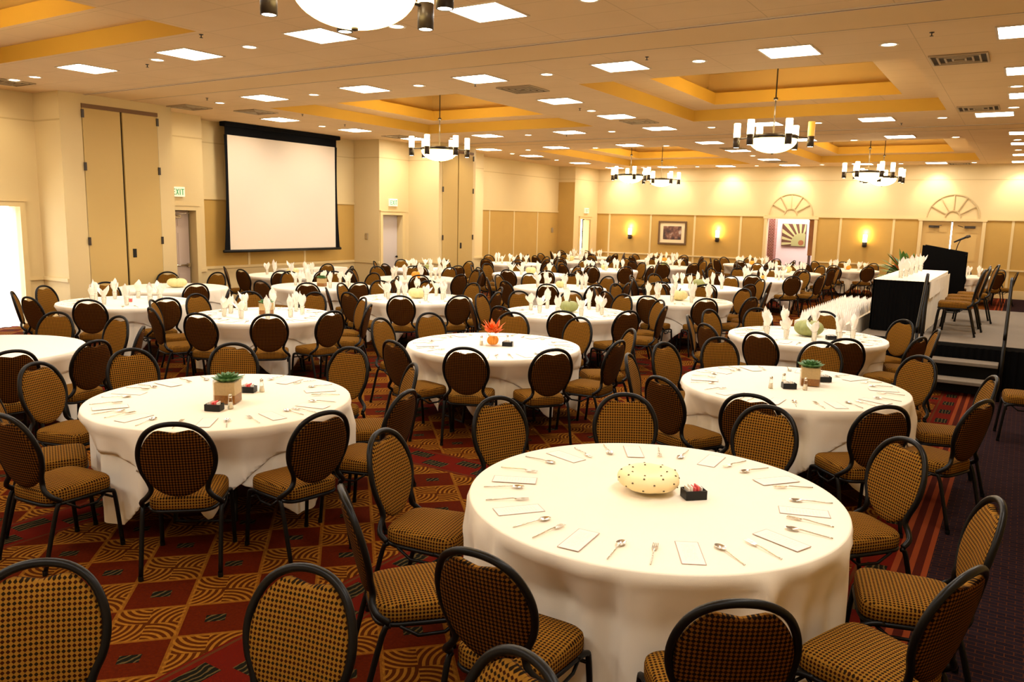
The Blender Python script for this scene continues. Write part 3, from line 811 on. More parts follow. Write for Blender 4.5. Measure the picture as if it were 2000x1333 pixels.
# vents and sprinklers
def proto_vent():
    r = empty('ceiling_vent', (0, 0, ZC)); r['category'] = 'air vent'
    b_ = MB(); b_.box(-.3, -.3, -.004, .3, .3, 0, 'vent_dark'); b_.obj('backing', r)
    f_ = MB()
    for k in range(4):
        s_ = .3 - k * .075; e = .02
        for (x0, y0, x1, y1) in ((-s_, -s_, s_, -s_ + e), (-s_, s_ - e, s_, s_), (-s_, -s_ + e, -s_ + e, s_ - e), (s_ - e, -s_ + e, s_, s_ - e)): f_.box(x0, y0, -.018, x1, y1, -.004, 'vent_metal')
    f_.obj('louvres', r)
    return Proto(r)
VT = proto_vent()
for x, y, lab in ((-6.7, 10.75, 'square air vent in the ceiling between the two nearer full coffers'), (-6.7, 15.15, 'square air vent behind the middle ceiling aisle panels'), (-.85, 10.95, 'square ceiling vent at right before the column of lights'),
                  (-.85, 15.5, 'farther square ceiling vent at right beside the light column'), (-13.85, 6.75, 'dark vent above the curtained doorway at left'), (-13.7, 9.95, 'dark ceiling vent right of the first closet doors'),
                  (-13.0, 10.95, 'dark ceiling vent above the projection screen left corner'), (-13.5, 15.8, 'dark ceiling vent above the lilac door'), (-13.85, 23.3, 'dark ceiling vent over the far left niche'),
                  (-6.75, 21.5, 'ceiling vent between the two farthest coffers'), (-6.9, 26.3, 'ceiling vent nearest the arched doorway'), (-1.9, 28.45, 'ceiling vent above the closed double door')):
    VT.put((x, y, ZC), 0, lab)
r = empty('ceiling_sprinkler', (0, 0, ZC)); r['category'] = 'sprinkler'
a = MB(); a.lathe([(.026, 0), (.022, -.006), (.006, -.008), (.006, -.032), (.019, -.034), (.019, -.038), (0, -.038)], 'bronze', 10); a.obj('sprinkler_head', r)
SPR = Proto(r)
for i, (x, y) in enumerate(((-8.0, 6.0), (-10.3, 6.85), (-7.1, 10.05), (-4.05, 9.3), (-1.0, 9.4), (-12.3, 9.3), (-12.4, 11.6), (-5.1, 16.6), (-6.9, 13.0), (-2.2, 17.2), (-9.3, 16.9), (-12.9, 13.3))):
    SPR.put((x, y, ZC), 0, 'small ceiling sprinkler head, %s from the camera' % ORD[i] if i else 'small ceiling sprinkler head nearest the big chandelier')

# ------------------------------------------------------------------ chandeliers
def chandelier(x, y, rot, label, off=None):
    zr = 3.46
    r = empty('chandelier', (x, y, zr), rot, label, 'chandelier')
    a = MB(); a.lathe([(0, ZT - zr), (.07, ZT - zr), (.07, ZT - zr - .02), (.02, ZT - zr - .05), (0, ZT - zr - .05)], 'bronze', 16); a.obj('ceiling_canopy', r)
    a = MB(); a.tube([(0, 0, ZT - zr - .04), (0, 0, .02)], .011, 'bronze', 8); a.obj('rod', r)
    a = MB(); a.lathe([(.0, .62), (.03, .62), (.035, .60), (.03, .58), (0, .58)], 'bronze', 12); a.obj('rod_collar', r)
    a = MB(); a.lathe([(.37, 0), (.385, -.01), (.37, -.02), (.355, -.01), (.37, 0)], 'bronze', 40)
    a.lathe([(.37, .04), (.385, .02), (.37, .0), (.355, .02), (.37, .04)], 'bronze', 40)
    for k in range(6):
        t_ = pi / 3 * k; a.tube([(.03 * cos(t_), .03 * sin(t_), .03), (.54 * cos(t_), .54 * sin(t_), .0)], .012, 'bronze', 6)
    a.obj('ring', r)
    pr = []
    for k in range(13):
        t_ = k / 12 * pi / 2; pr.append((.365 * cos(t_), -.02 - .21 * sin(t_)))
    a = MB(); a.lathe(pr, 'bowl', 40); a.obj('glass_bowl', r)
    a = MB(); a.lathe([(0, -.225), (.02, -.23), (.02, -.245), (0, -.25)], 'bronze', 10); a.obj('finial', r)
    for k in range(6):
        t_ = pi / 3 * k; cx, cy = .56 * cos(t_), .56 * sin(t_)
        c = MB(); c.lathe([(.043, -.14), (.052, -.14), (.052, .02), (0, .02)], 'bronze', 16, (cx, cy, 0)); co = c.obj('lamp_cup', r)
        l = MB(); l.lathe([(0, -.138), (.043, -.138)], 'can_light', 16, (cx, cy, 0)); l.obj('lower_lens', co)
        g = MB(); g.lathe([(.052, .02), (.052, .235), (.045, .24), (.045, .225), (0, .1)], 'candle_off' if off == k else 'candle', 16, (cx, cy, 0)); go = g.obj('glass_shade', co)
        if off == k: go['label'] = 'unlit amber glass shade'
    L = bpy.data.lights.new('chandelier_lamp', 'POINT'); L.energy = 38; L.color = (1, .80, .48); L.shadow_soft_size = .25
    lo = bpy.data.objects.new('chandelier_lamp', L); COL.objects.link(lo); lo.parent = r; lo.location = (0, 0, .34)
chandelier(-3.50, 3.70, radians(20), 'nearest chandelier, huge glass bowl cut off by the top edge')
chandelier(-10.15, 3.5, radians(0), 'chandelier above the left part of the room, cut off beyond the left edge')
chandelier(-10.15, 13.15, radians(-18), 'chandelier hanging right of the projection screen')
chandelier(-3.50, 13.1, radians(8), 'large chandelier with one unlit amber shade', 0)
chandelier(-10.15, 22.5, radians(5), 'left one of the two far chandeliers near the sconces at left')
chandelier(-10.15, 24.9, radians(25), 'right one of the two far chandeliers near the sconces at left')
chandelier(-3.50, 22.2, radians(12), 'left one of the two far chandeliers before the fan-topped doors')
chandelier(-3.50, 24.6, radians(30), 'right one of the two far chandeliers before the fan-topped doors')

# ================================================================== CHAIR
def catmull(pts, n=5, closed=False):
    P = [Vector(p) for p in pts]; out = []; N = len(P)
    for i in range(N if closed else N - 1):
        if closed: p0, p1, p2, p3 = P[i - 1], P[i], P[(i + 1) % N], P[(i + 2) % N]
        else: p0, p1, p2, p3 = P[max(i - 1, 0)], P[i], P[i + 1], P[min(i + 2, N - 1)]
        for k in range(n):
            t_ = k / n
            out.append(.5 * ((2 * p1) + (-p0 + p2) * t_ + (2 * p0 - 5 * p1 + 4 * p2 - p3) * t_ ** 2 + (-p0 + 3 * p1 - 3 * p2 + p3) * t_ ** 3))
    if not closed: out.append(P[-1])
    return out
def yb(z): return -.205 - max(0, z - .45) * .235
def make_chair():
    r = empty('banquet_chair'); r['category'] = 'chair'
    # seat
    s = MB(); n = 40
    def outline(t_, k=1.0, front=1):
        c_, s_ = cos(t_), sin(t_)
        e = .38
        x = (abs(c_) ** e) * (1 if c_ > 0 else -1); y = (abs(s_) ** e) * (1 if s_ > 0 else -1)
        w = .205 + .018 * y
        return x * w * k, y * .215 * k + .012
    rings = [(.955, .395), (.995, .402), (1.0, .42), (1.0, .445), (.985, .462), (.94, .474), (.75, .482), (.4, .487), (.0, .489)]
    vs = []; fs = []
    for k, z in rings:
        for i in range(n):
            x, y = outline(2 * pi * i / n, k); vs.append((x, y, z))
    for j in range(len(rings) - 1):
        for i in range(n): fs.append((j * n + i, j * n + (i + 1) % n, (j + 1) * n + (i + 1) % n, (j + 1) * n + i))
    fs.append(tuple(range(n - 1, -1, -1)))
    s.add(vs, fs, 'seat_fabric', True); s.obj('seat', r)
    # back pad
    b_ = MB(); n = 44
    def pad(t_, k):
        x = .199 * sin(t_) * k; z = .225 * cos(t_) * k
        zz = .708 + z; lim = .888 + .20 * abs(x)
        if zz > lim - (1 - k) * .2: zz = min(zz, lim - (1 - k) * .05)
        return x, zz
    lay = [(0, .016 + .010), (.5, .016 + .008), (.85, .016 + .002), (.96, .012), (1.0, .004), (1.0, -.006), (.97, -.014), (.85, -.018), (.5, -.020), (0, -.020)]
    vs = []; fs = []
    for k, d in lay:
        for i in range(n):
            x, z = pad(2 * pi * i / n, k if k else .001)
            curve = .55 * x * x
            vs.append((x, yb(z) + d + curve, z))
    for j in range(len(lay) - 1):
        for i in range(n): fs.append((j * n + i, j * n + (i + 1) % n, (j + 1) * n + (i + 1) % n, (j + 1) * n + i))
    nf = 5 * n
    b_.add(vs, fs[:nf], 'back_fabric', True); bo = b_.obj('backrest', r)
    b_ = MB(); b_.add(vs[5 * n:], [tuple(i - 5 * n for i in f) for f in fs[nf:]], 'shaded_outer_fabric', True); op = b_.obj('shaded_outer_back', r); op['label'] = 'outer side of the backrest with shade painted into its weave'
    # back frame
    half = [(.224, -.15, .418), (.214, -.195, .45), (.178, yb(.487), .487), (.156, yb(.527), .527), (.168, yb(.58), .58), (.198, yb(.65), .65), (.210, yb(.73), .73), (.196, yb(.81), .81), (.154, yb(.885), .885), (.086, yb(.93), .93), (0, yb(.944), .944)]
    full = half + [(-x, y, z) for x, y, z in reversed(half[:-1])]
    full = [(x, y + .55 * x * x * (1 if z > .5 else 0), z) for x, y, z in full]
    f_ = MB(); f_.tube(catmull(full, 4), .0155, 'black_tube', 8); f_.obj('back_frame', r)
    # seat rail
    f_ = MB(); pts = []
    for i in range(28):
        x, y = outline(2 * pi * i / 28, .97); pts.append((x, y, .386))
    f_.tube(pts, .0115, 'black_tube', 6, closed=True)
    f_.tube([(.2, .17, .384), (.2, .1, .33), (.2, -.02, .33), (.2, -.1, .384)], .008, 'black_tube', 6); f_.tube([(-.2, .17, .384), (-.2, .1, .33), (-.2, -.02, .33), (-.2, -.1, .384)], .008, 'black_tube', 6)
    f_.obj('seat_rail', r)
    for s_ in (-1, 1):
        l = MB(); l.tube(catmull([(s_ * .205, .12, .388), (s_ * .212, .19, .378), (s_ * .216, .214, .33), (s_ * .222, .245, .012)], 4), .0135, 'black_tube', 8)
        l.lathe([(.013, 0), (.016, .002), (.015, .03)], 'black', 8, (s_ * .222, .2455, 0)); l.obj('leg', r)
        l = MB(); l.tube(catmull([(s_ * .222, -.145, .405), (s_ * .220, -.18, .36), (s_ * .220, -.27, .012)], 4), .0135, 'black_tube', 8)
        l.lathe([(.013, 0), (.016, .002), (.015, .03)], 'black', 8, (s_ * .220, -.2705, 0)); l.obj('leg', r)
    st = MB(); st.tube([(-.212, .2, .335), (.212, .2, .335)], .008, 'black_tube', 6); st.obj('stretcher', r)
    return Proto(r)
CH = make_chair()
TOPOFF = .322      # horizontal distance seat centre -> top of the back

def clock(cx, cy, x, y):
    d = Vector((-cx, -cy)).normalized(); rr = Vector((-d.y, d.x))       # toward the camera; camera's right
    v = Vector((x - cx, y - cy)); a = v.dot(d); b_ = v.dot(rr)
    return (degrees(atan2(b_, -a)) / 30) % 12
HRS = ['twelve', 'one', 'two', 'three', 'four', 'five', 'six', 'seven', 'eight', 'nine', 'ten', 'eleven']
class Clock:
    def __init__(s, cx, cy): s.c = (cx, cy); s.used = set()
    def name(s, x, y):
        h = clock(*s.c, x, y); k = round(h) % 12
        for d in (0, 1, -1, 2, -2, 3, -3):
            if (k + d) % 12 not in s.used:
                s.used.add((k + d) % 12); return HRS[(k + d) % 12]
        return HRS[k]
def chair_top(tx, ty, cx, cy, label, z=0, yaw=0, group=None):
    dx, dy = cx - tx, cy - ty; a = atan2(dy, dx) + yaw
    ox, oy = tx + cos(a) * TOPOFF, ty + sin(a) * TOPOFF
    return CH.put((ox, oy, z), a - pi / 2, label, group)

# ================================================================== TABLES
def fold(theta, seed): return (.5 * cos(17 * theta + seed) + .4 * cos(26 * theta + 2.1 * seed + sin(3 * theta)) + .25 * cos(9 * theta + .7 * seed))
def cloth_mesh(half, rot, R, ztop, seed, name, amp=1.0, seats=(), n=180):
    mb = MB(); vs = []; fs = []
    lim = []
    for i in range(n):
        th = 2 * pi * i / n; best = 9.0
        for D, al in seats:
            d_ = (th - al + pi) % (2 * pi) - pi
            if abs(d_) > .8: continue
            lat = abs(R * sin(d_))
            k = min(1, max(0, (.36 - lat) / .09))
            if k > 0:
                r_ = (D - .285) / cos(d_)
                best = min(best, r_ + (1 - k) * .16)
        lim.append(best)
    tops = [0.001, .3, .6, .85, R - .012, R - .003, R]
    for r_ in tops:
        dz = 0 if r_ < R - .01 else (-.002 if r_ < R - .001 else -.007)
        for i in range(n):
            th = 2 * pi * i / n; vs.append((r_ * cos(th), r_ * sin(th), ztop + dz + (.0012 * sin(5 * th + seed) if .2 < r_ < .9 else 0)))
    ms = 20; ST = .034
    for k in range(1, ms + 1):
        s_ = k / ms
        for i in range(n):
            th = 2 * pi * i / n
            Rh = half / max(abs(cos(th - rot)), abs(sin(th - rot)))
            L = min(Rh - R, ztop - .05)
            L = L if L < .6 else .6 + (L - .6) * .6
            drop = min(L, k * ST) + .007
            z = ztop - drop
            fl = fold(th, seed)
            rr_ = .931 - (0 if name != 'under_cloth' else .003) + drop * .03 + fl * .034 * min(1, drop / .17) ** 1.2 + .022 * min(1, drop / .2)
            cap = lim[i]
            if cap < 3:
                t_ = min(1, max(0, drop - .05) / .2); allow = max(R, cap) * (1 - t_) + cap * t_
                rr_ = min(rr_, allow + .034 * t_ * (fl - .9)) if t_ > 0 else rr_
            if name == 'under_cloth': rr_ -= .009 * min(1, drop / .02)
            vs.append((rr_ * cos(th), rr_ * sin(th), z))
    rows = len(tops) + ms
    for j in range(rows - 1):
        for i in range(n): fs.append((j * n + i, j * n + (i + 1) % n, (j + 1) * n + (i + 1) % n, (j + 1) * n + i))
    mb.add(vs, fs, 'white_cloth', True)
    return mb.mesh(name)
def place_mesh(name, me, loc, rz=0, label=None, cat=None, group=None):
    o = bpy.data.objects.new(name, me); COL.objects.link(o); o.location = loc; o.rotation_euler.z = rz
    return tag(o, label, cat, group)
r = empty('round_banquet_table'); r['category'] = 'table'
a = MB(); a.lathe([(0, .735), (.895, .735), (.902, .74), (.902, .753), (.895, .758), (0, .758)], 'plywood', 48); a.obj('tabletop', r)
for k in range(4):
    t_ = pi / 4 + k * pi / 2; c_, s_ = cos(t_), sin(t_)
    a = MB(); a.tube([(.42 * c_ - .2 * s_, .42 * s_ + .2 * c_, .735), (.5 * c_ - .2 * s_, .5 * s_ + .2 * c_, .0), (.5 * c_ + .2 * s_, .5 * s_ - .2 * c_, .0), (.42 * c_ + .2 * s_, .42 * s_ - .2 * c_, .735)], .016, 'table_dark', 8)
    o = a.obj('leg', r)
    o.location.z = .016
TB = Proto(r)

# ---- tabletop things
def proto_fork():
    me = MB()
    me.tube(catmull([(0, -.105, .002), (0, -.05, .004), (0, .0, .008), (0, .03, .010), (0, .045, .007)], 3), .003, 'steel', 6, rr=None)
    vs = [(-.0105, .045, .006), (.0105, .045, .006), (.012, .06, .004), (-.012, .06, .004)]
    me.prism([(-.006, .036), (.006, .036), (.0125, .055), (.0125, .066), (-.0125, .066), (-.0125, .055)], 'z', .005, .0075, 'steel')
    for k in range(4):
        x = -.0105 + k * .007; me.box(x - .0018, .066, .006, x + .0018, .105, .0085, 'steel')
    return me.mesh('fork')
def proto_spoon():
    me = MB()
    me.tube(catmull([(0, -.1, .002), (0, -.04, .004), (0, .02, .008), (0, .045, .008)], 3), .003, 'steel', 6)
    n = 16; vs = []; fs = []
    for k, z in ((0.001, .002), (.6, .004), (1, .0085)):
        for i in range(n):
            t_ = 2 * pi * i / n; vs.append((.0215 * k * cos(t_), .075 + .033 * k * sin(t_), z))
    for j in range(2):
        for i in range(n): fs.append((j * n + i, j * n + (i + 1) % n, (j + 1) * n + (i + 1) % n, (j + 1) * n + i))
    me.add(vs, fs, 'steel', True)
    return me.mesh('spoon')
def proto_card():
    me = MB(); me.box(-.05, -.115, 0, .05, .115, .0012, 'card'); return me.mesh('menu_card')
FORK, SPOON, CARD = proto_fork(), proto_spoon(), proto_card()
# water glass and folded napkins
g = MB(); g.lathe([(0, .004), (.028, .004), (.034, .095), (.0355, .112), (.034, .112), (.032, .095), (.026, .01), (0, .01)], 'glass', 14); GLASS = g.mesh('water_glass')
def napkin(kind):
    mb = MB(); rr = random.Random(20 + kind)
    # pleated stem inside the glass
    mb.lathe([(.018, .014), (.0225, .06), (.0255, .11), (.03, .15), (0, .165)], 'white_napkin', 12, smooth=False)
    spec = [[(0, .10, .29), (.9, .30, .23), (2.2, .22, .25), (3.6, .34, .22), (5.0, .24, .25)],
            [(0, .55, .25), (1.3, .28, .20), (3.1, .45, .27), (4.6, .25, .20)],
            [(.3, .05, .28), (1.9, .22, .26), (3.4, .12, .24), (4.9, .30, .21)],
            [(0, .75, .24), (.7, .5, .26), (3.3, .2, .22), (4.8, .3, .20), (2.2, .35, .21)]][kind]
    for th, lean, h in spec:
        d = Vector((cos(th), sin(th), 0)); sd = Vector((-sin(th), cos(th), 0)); base = d * .004 + Vector((0, 0, .095))
        ax = (Vector((0, 0, 1)) * cos(lean) + d * sin(lean)); L = h - .06
        prof = ((0, .013, 0), (.3, .034, .006), (.62, .043, .010), (.82, .030, .006), (1.0, .002, 0))
        vs = []; fs = []
        for t_, w, bow in prof:
            c = base + ax * L * t_ + d * bow
            for k, q in ((-1, -.35), (-.5, .0), (0, .25), (.5, 0), (1, -.35)): vs.append(c + sd * w * k + d * w * q * .8)
        for k, q in ((-1, -.35), (-.5, .0), (0, .25), (.5, 0), (1, -.35)): pass
        for j in range(len(prof) - 1):
            for k in range(4): fs.append((j * 5 + k, j * 5 + k + 1, (j + 1) * 5 + k + 1, (j + 1) * 5 + k))
        mb.add(vs, fs, 'white_napkin', False)
    return mb.mesh('folded_napkin')
NAP = [napkin(k) for k in range(4)]

def pumpkin(parent_mb, rad, hgt, mt, ribs=9, dimple=.25, n=54, depth=.13, c=(0, 0, 0), dw=.35):
    vs = []; fs = []; rows = 18
    for j in range(rows + 1):
        ph = pi * j / rows
        for i in range(n):
            th = 2 * pi * i / n
            rb = 1 - depth * abs(sin(ribs * th / 2)) ** .0 * (abs(cos(ribs * th / 2)) ** 6)
            R = rad * sin(ph) ** .8 * rb
            z = hgt / 2 * cos(ph) * (1 - (dimple if ph < pi / 2 else dimple * .3) * math.exp(-((sin(ph)) / dw) ** 2)) 
            vs.append((c[0] + R * cos(th), c[1] + R * sin(th), c[2] + hgt / 2 + z))
    for j in range(rows):
        for i in range(n): fs.append((j * n + i, j * n + (i + 1) % n, (j + 1) * n + (i + 1) % n, (j + 1) * n + i))
    parent_mb.add(vs, fs, mt, True)
def pumpkin_thing(x, y, z, mt, rad, hgt, label, stem=True, ribs=9, rz=0):
    r = empty('pumpkin', (x, y, z), rz, label, 'pumpkin')
    m_ = MB(); pumpkin(m_, rad, hgt, mt, ribs); m_.obj('flesh', r)
    if stem:
        s = MB(); s.tube([(0, 0, hgt * .78), (.005, 0, hgt * 1.0), (.02, .01, hgt * 1.15)], .012, 'stem', 8, rr=[.018, .012, .009]); s.obj('stem', r)
    return r
def caddy(x, y, z, rz, label, pink=True):
    r = empty('sugar_caddy', (x, y, z), rz, label, 'caddy')
    b_ = MB(); w, d, h, e = .055, .038, .045, .004
    b_.box(-w, -d, 0, w, d, e, 'black')
    for (x0, y0, x1, y1) in ((-w, -d, w, -d + e), (-w, d - e, w, d), (-w, -d + e, -w + e, d - e), (w - e, -d + e, w, d - e)): b_.box(x0, y0, e, x1, y1, h, 'black')
    b_.obj('holder', r)
    for k in range(5):
        p = MB(); xx = -.04 + k * .017
        mt = 'pink' if (pink and k in (2, 3)) else 'white_pkt'
        p.box(xx, -.028, .006, xx + .006, .028, .058 + .006 * (k % 2), mt); p.obj('sugar_packet', r)
def shaker(x, y, z, label):
    r = empty('shaker', (x, y, z), 0, label, 'shaker')
    g_ = MB(); g_.lathe([(0, .001), (.02, .001), (.021, .01), (.012, .075), (.011, .08)], 'glass', 12); g_.lathe([(0, .003), (.017, .003), (.014, .045), (0, .046)], 'salt', 10); g_.obj('glass_body', r)
    c = MB(); c.lathe([(.012, .078), (.0135, .08), (.0125, .098), (.006, .104), (0, .105)], 'steel', 12); c.obj('cap', r)
def succulent_leaves(mb, c, R, n, mt, up_=.6):
    for layer in range(3):
        for k in range(n):
            th = 2 * pi * (k + layer * .5) / n + layer; L = R * (1 - .2 * layer); el = .25 + layer * up_ * .55
            d = Vector((cos(th) * cos(el), sin(th) * cos(el), sin(el))); side = Vector((-sin(th), cos(th), 0)); upv = d.cross(side) * -1
            P = Vector(c); w = .022 * R / .07
            vs = [P, P + d * L * .4 + side * w, P + d * L * .4 - side * w, P + d * L, P + d * L * .4 + upv * w * .5, P + d * L * .4 - upv * w * .4]
            mb.add(vs, [(0, 1, 4), (0, 4, 2), (1, 3, 4), (4, 3, 2), (0, 5, 1), (0, 2, 5), (1, 5, 3), (5, 2, 3)], mt, False)
def planter(x, y, z, rz, label, s=1.0, mt='succulent'):
    r = empty('square_vase', (x, y, z), rz, label, 'vase')
    h, w = .15 * s, .068 * s
    v = MB(); e = .003
    ringwall(v, -w, w, -w, w, 0, h, 'glass')
    v.obj('glass_box', r)
    k = MB(); q = w - .006; k.box(-q, -q, .003, q, q, .055 * s, 'gravel'); k.obj('gravel_layer', r)
    k = MB(); k.box(-q, -q, .055 * s, q, q, .135 * s, 'sand'); k.obj('sand_layer', r)
    k = MB(); succulent_leaves(k, (0, 0, .137 * s), .105 * s, 11, mt); k.obj('succulent', r)

# ---- table data.  (name, x, y, chair spec, decor, cloth variant)
def ang_tops(cx, cy, angs, r_): return [(cx + r_ * cos(radians(a)), cy + r_ * sin(radians(a))) for a in angs]
T = {}
def table(key, name, x, y, tops, deco, seed): T[key] = dict(name=name, x=x, y=y, tops=tops, deco=deco, seed=seed)
table('T1', 'the front table with the dotted pumpkin', -1.45, 3.66, ang_tops(-1.45, 3.66, [-94, -56, -21, 13, 50, 83, 121, 155, -164, -127], 1.49), 'bare', 0)
T['T1']['tops'] = [(-1.54, 2.22), (-.63, 2.40), (-.03, 3.10), (.03, 4.0), (-.43, 4.88), (-1.29, 5.22), (-2.21, 4.97), (-2.86, 4.33), (-2.90, 3.24), (-2.39, 2.42)]
table('T2', 'the front left table with the glass planter', -4.87, 3.72, [(-3.92, 2.66), (-3.44, 3.36), (-3.43, 4.12), (-4.03, 4.93), (-4.98, 5.2), (-5.95, 4.68), (-6.35, 3.93), (-6.30, 3.12), (-5.59, 2.47), (-4.84, 2.20)], 'bare', 1)
table('T3', 'the table with the orange leaf vase', -4.72, 7.1, [(-4.97, 5.72), (-4.20, 5.84), (-3.52, 6.30), (-3.27, 7.18), (-3.52, 8.05), (-4.45, 8.6), (-5.35, 8.48), (-6.10, 7.7), (-6.2, 6.91)], 'bare', 2)
table('T4', 'the right table with the glass planter', -1.55, 6.95, [(-1.5, 5.50), (-.65, 5.72), (-.11, 6.35), (-.08, 7.45), (-.68, 8.2), (-1.63, 8.5), (-2.58, 8.08), (-2.90, 7.35), (-2.89, 6.50), (-2.25, 5.68)], 'bare', 3)
def auto(cx, cy, ph, n=10, r_=1.47, skip=()):
    return ang_tops(cx, cy, [ph + 360 / n * k for k in range(n) if k not in skip], r_)
table('T0', 'the table just below the bottom edge', -1.6, .37, [(-2.69, 1.31), (-1.92, 1.80), (-1.02, 1.75)], 'none', 1)
table('T5', 'the bare table cut by the left edge', -8.4, 3.65, ang_tops(-8.4, 3.65, [-14, 14, 52, 90, 124], 1.47), 'none', 2)
table('T8', 'second table from left, second row', -8.5, 7.2, ang_tops(-8.5, 7.2, [-106, -71, -38, -6, 30, 66, 108, 148, 180, -142], 1.45), 'set', 0)
table('T6', 'leftmost table in the second row', -11.15, 6.9, ang_tops(-11.15, 6.9, [-86, -50, -12, 48, -122, -160, 160], 1.45), 'set', 3)
table('T17', 'the green pumpkin table before the stage', -2.15, 10.2, ang_tops(-2.15, 10.2, [-98, -62, -24, 12, 48, 130, 164, -162, -129], 1.45) + ang_tops(-2.15, 10.2, [93], 1.36), 'set', 1)
table('T13', 'second table from right, third row', -5.6, 10.38, auto(-5.6, 10.38, -64), 'set', 2)
table('T11', 'third table from right, third row', -8.45, 10.35, auto(-8.45, 10.35, -60), 'set', 0)
table('T9', 'second table from left, third row', -11.15, 10.85, auto(-11.15, 10.85, -54, skip=(7, 8)), 'set', 3)
table('T7', 'the table in front of the closet doors', -12.7, 8.75, ang_tops(-12.7, 8.75, [-58, -20, 110], 1.43) + ang_tops(-12.7, 8.75, [149], 1.37), 'none', 1)
table('T15', 'rightmost table in the fourth row', -5.0, 13.3, auto(-5.0, 13.3, -88), 'set', 1)
table('T14', 'second table from right, fourth row', -7.75, 14.0, auto(-7.75, 14.0, -70), 'set', 2)
table('T12', 'third table from right, fourth row', -11.15, 13.65, auto(-11.15, 13.65, -48), 'set', 0)
table('TB', 'table nearest the projection screen', -13.65, 12.35, ang_tops(-13.65, 12.35, [-125, -88, -50, -14, 22, 60, 100], 1.4), 'set', 3)
table('T16', 'rightmost table in the fifth row', -5.7, 16.3, auto(-5.7, 16.3, -64), 'set', 2)
table('Tx', 'second table from right, fifth row', -10.2, 16.9, auto(-10.2, 16.9, -80), 'set', 3)
table('TC', 'table before the lilac door', -12.85, 16.2, ang_tops(-12.85, 16.2, [-100, -60, -20, 75, 110, -150, 160], 1.4), 'set', 1)
table('Ty', 'rightmost table in the sixth row', -5.35, 20.0, auto(-5.35, 20.0, -84), 'set', 0)
table('TF', 'second table from right, sixth row', -9.7, 20.0, auto(-9.7, 20.0, -77), 'set', 1)
table('TD', 'leftmost table in the sixth row', -13.0, 20.45, ang_tops(-13.0, 20.45, [-90, -50, -10, 30, 70, 110, 155], 1.4), 'set', 2)
table('TJ', 'second table from right, seventh row', -9.15, 23.0, auto(-9.15, 23.0, -70, 9, 1.4), 'set', 3)
table('TH', 'rightmost table in the seventh row', -5.6, 23.3, auto(-5.6, 23.3, -60, 9, 1.42), 'set', 0)
table('TE', 'leftmost table in the seventh row', -12.55, 23.3, auto(-12.55, 23.3, -75, 9, 1.4), 'set', 1)
table('TL', 'second table from left in the last row', -10.4, 26.1, auto(-10.4, 26.1, -80, 9, 1.38), 'set', 2)
table('TE2', 'leftmost table in the last row', -13.45, 26.3, auto(-13.45, 26.3, -60, 8, 1.36, (3,)), 'set', 3)
table('TG', 'third table from left in the last row', -7.5, 26.6, auto(-7.5, 26.6, -90, 9, 1.38), 'set', 0)
table('TI', 'table before the far wall, right of the doorway', -4.55, 26.5, auto(-4.55, 26.5, -55, 9, 1.4), 'set', 1)
table('TN', 'table seen behind the lectern', -1.45, 26.3, auto(-1.45, 26.3, -90, 8, 1.4), 'set', 2)

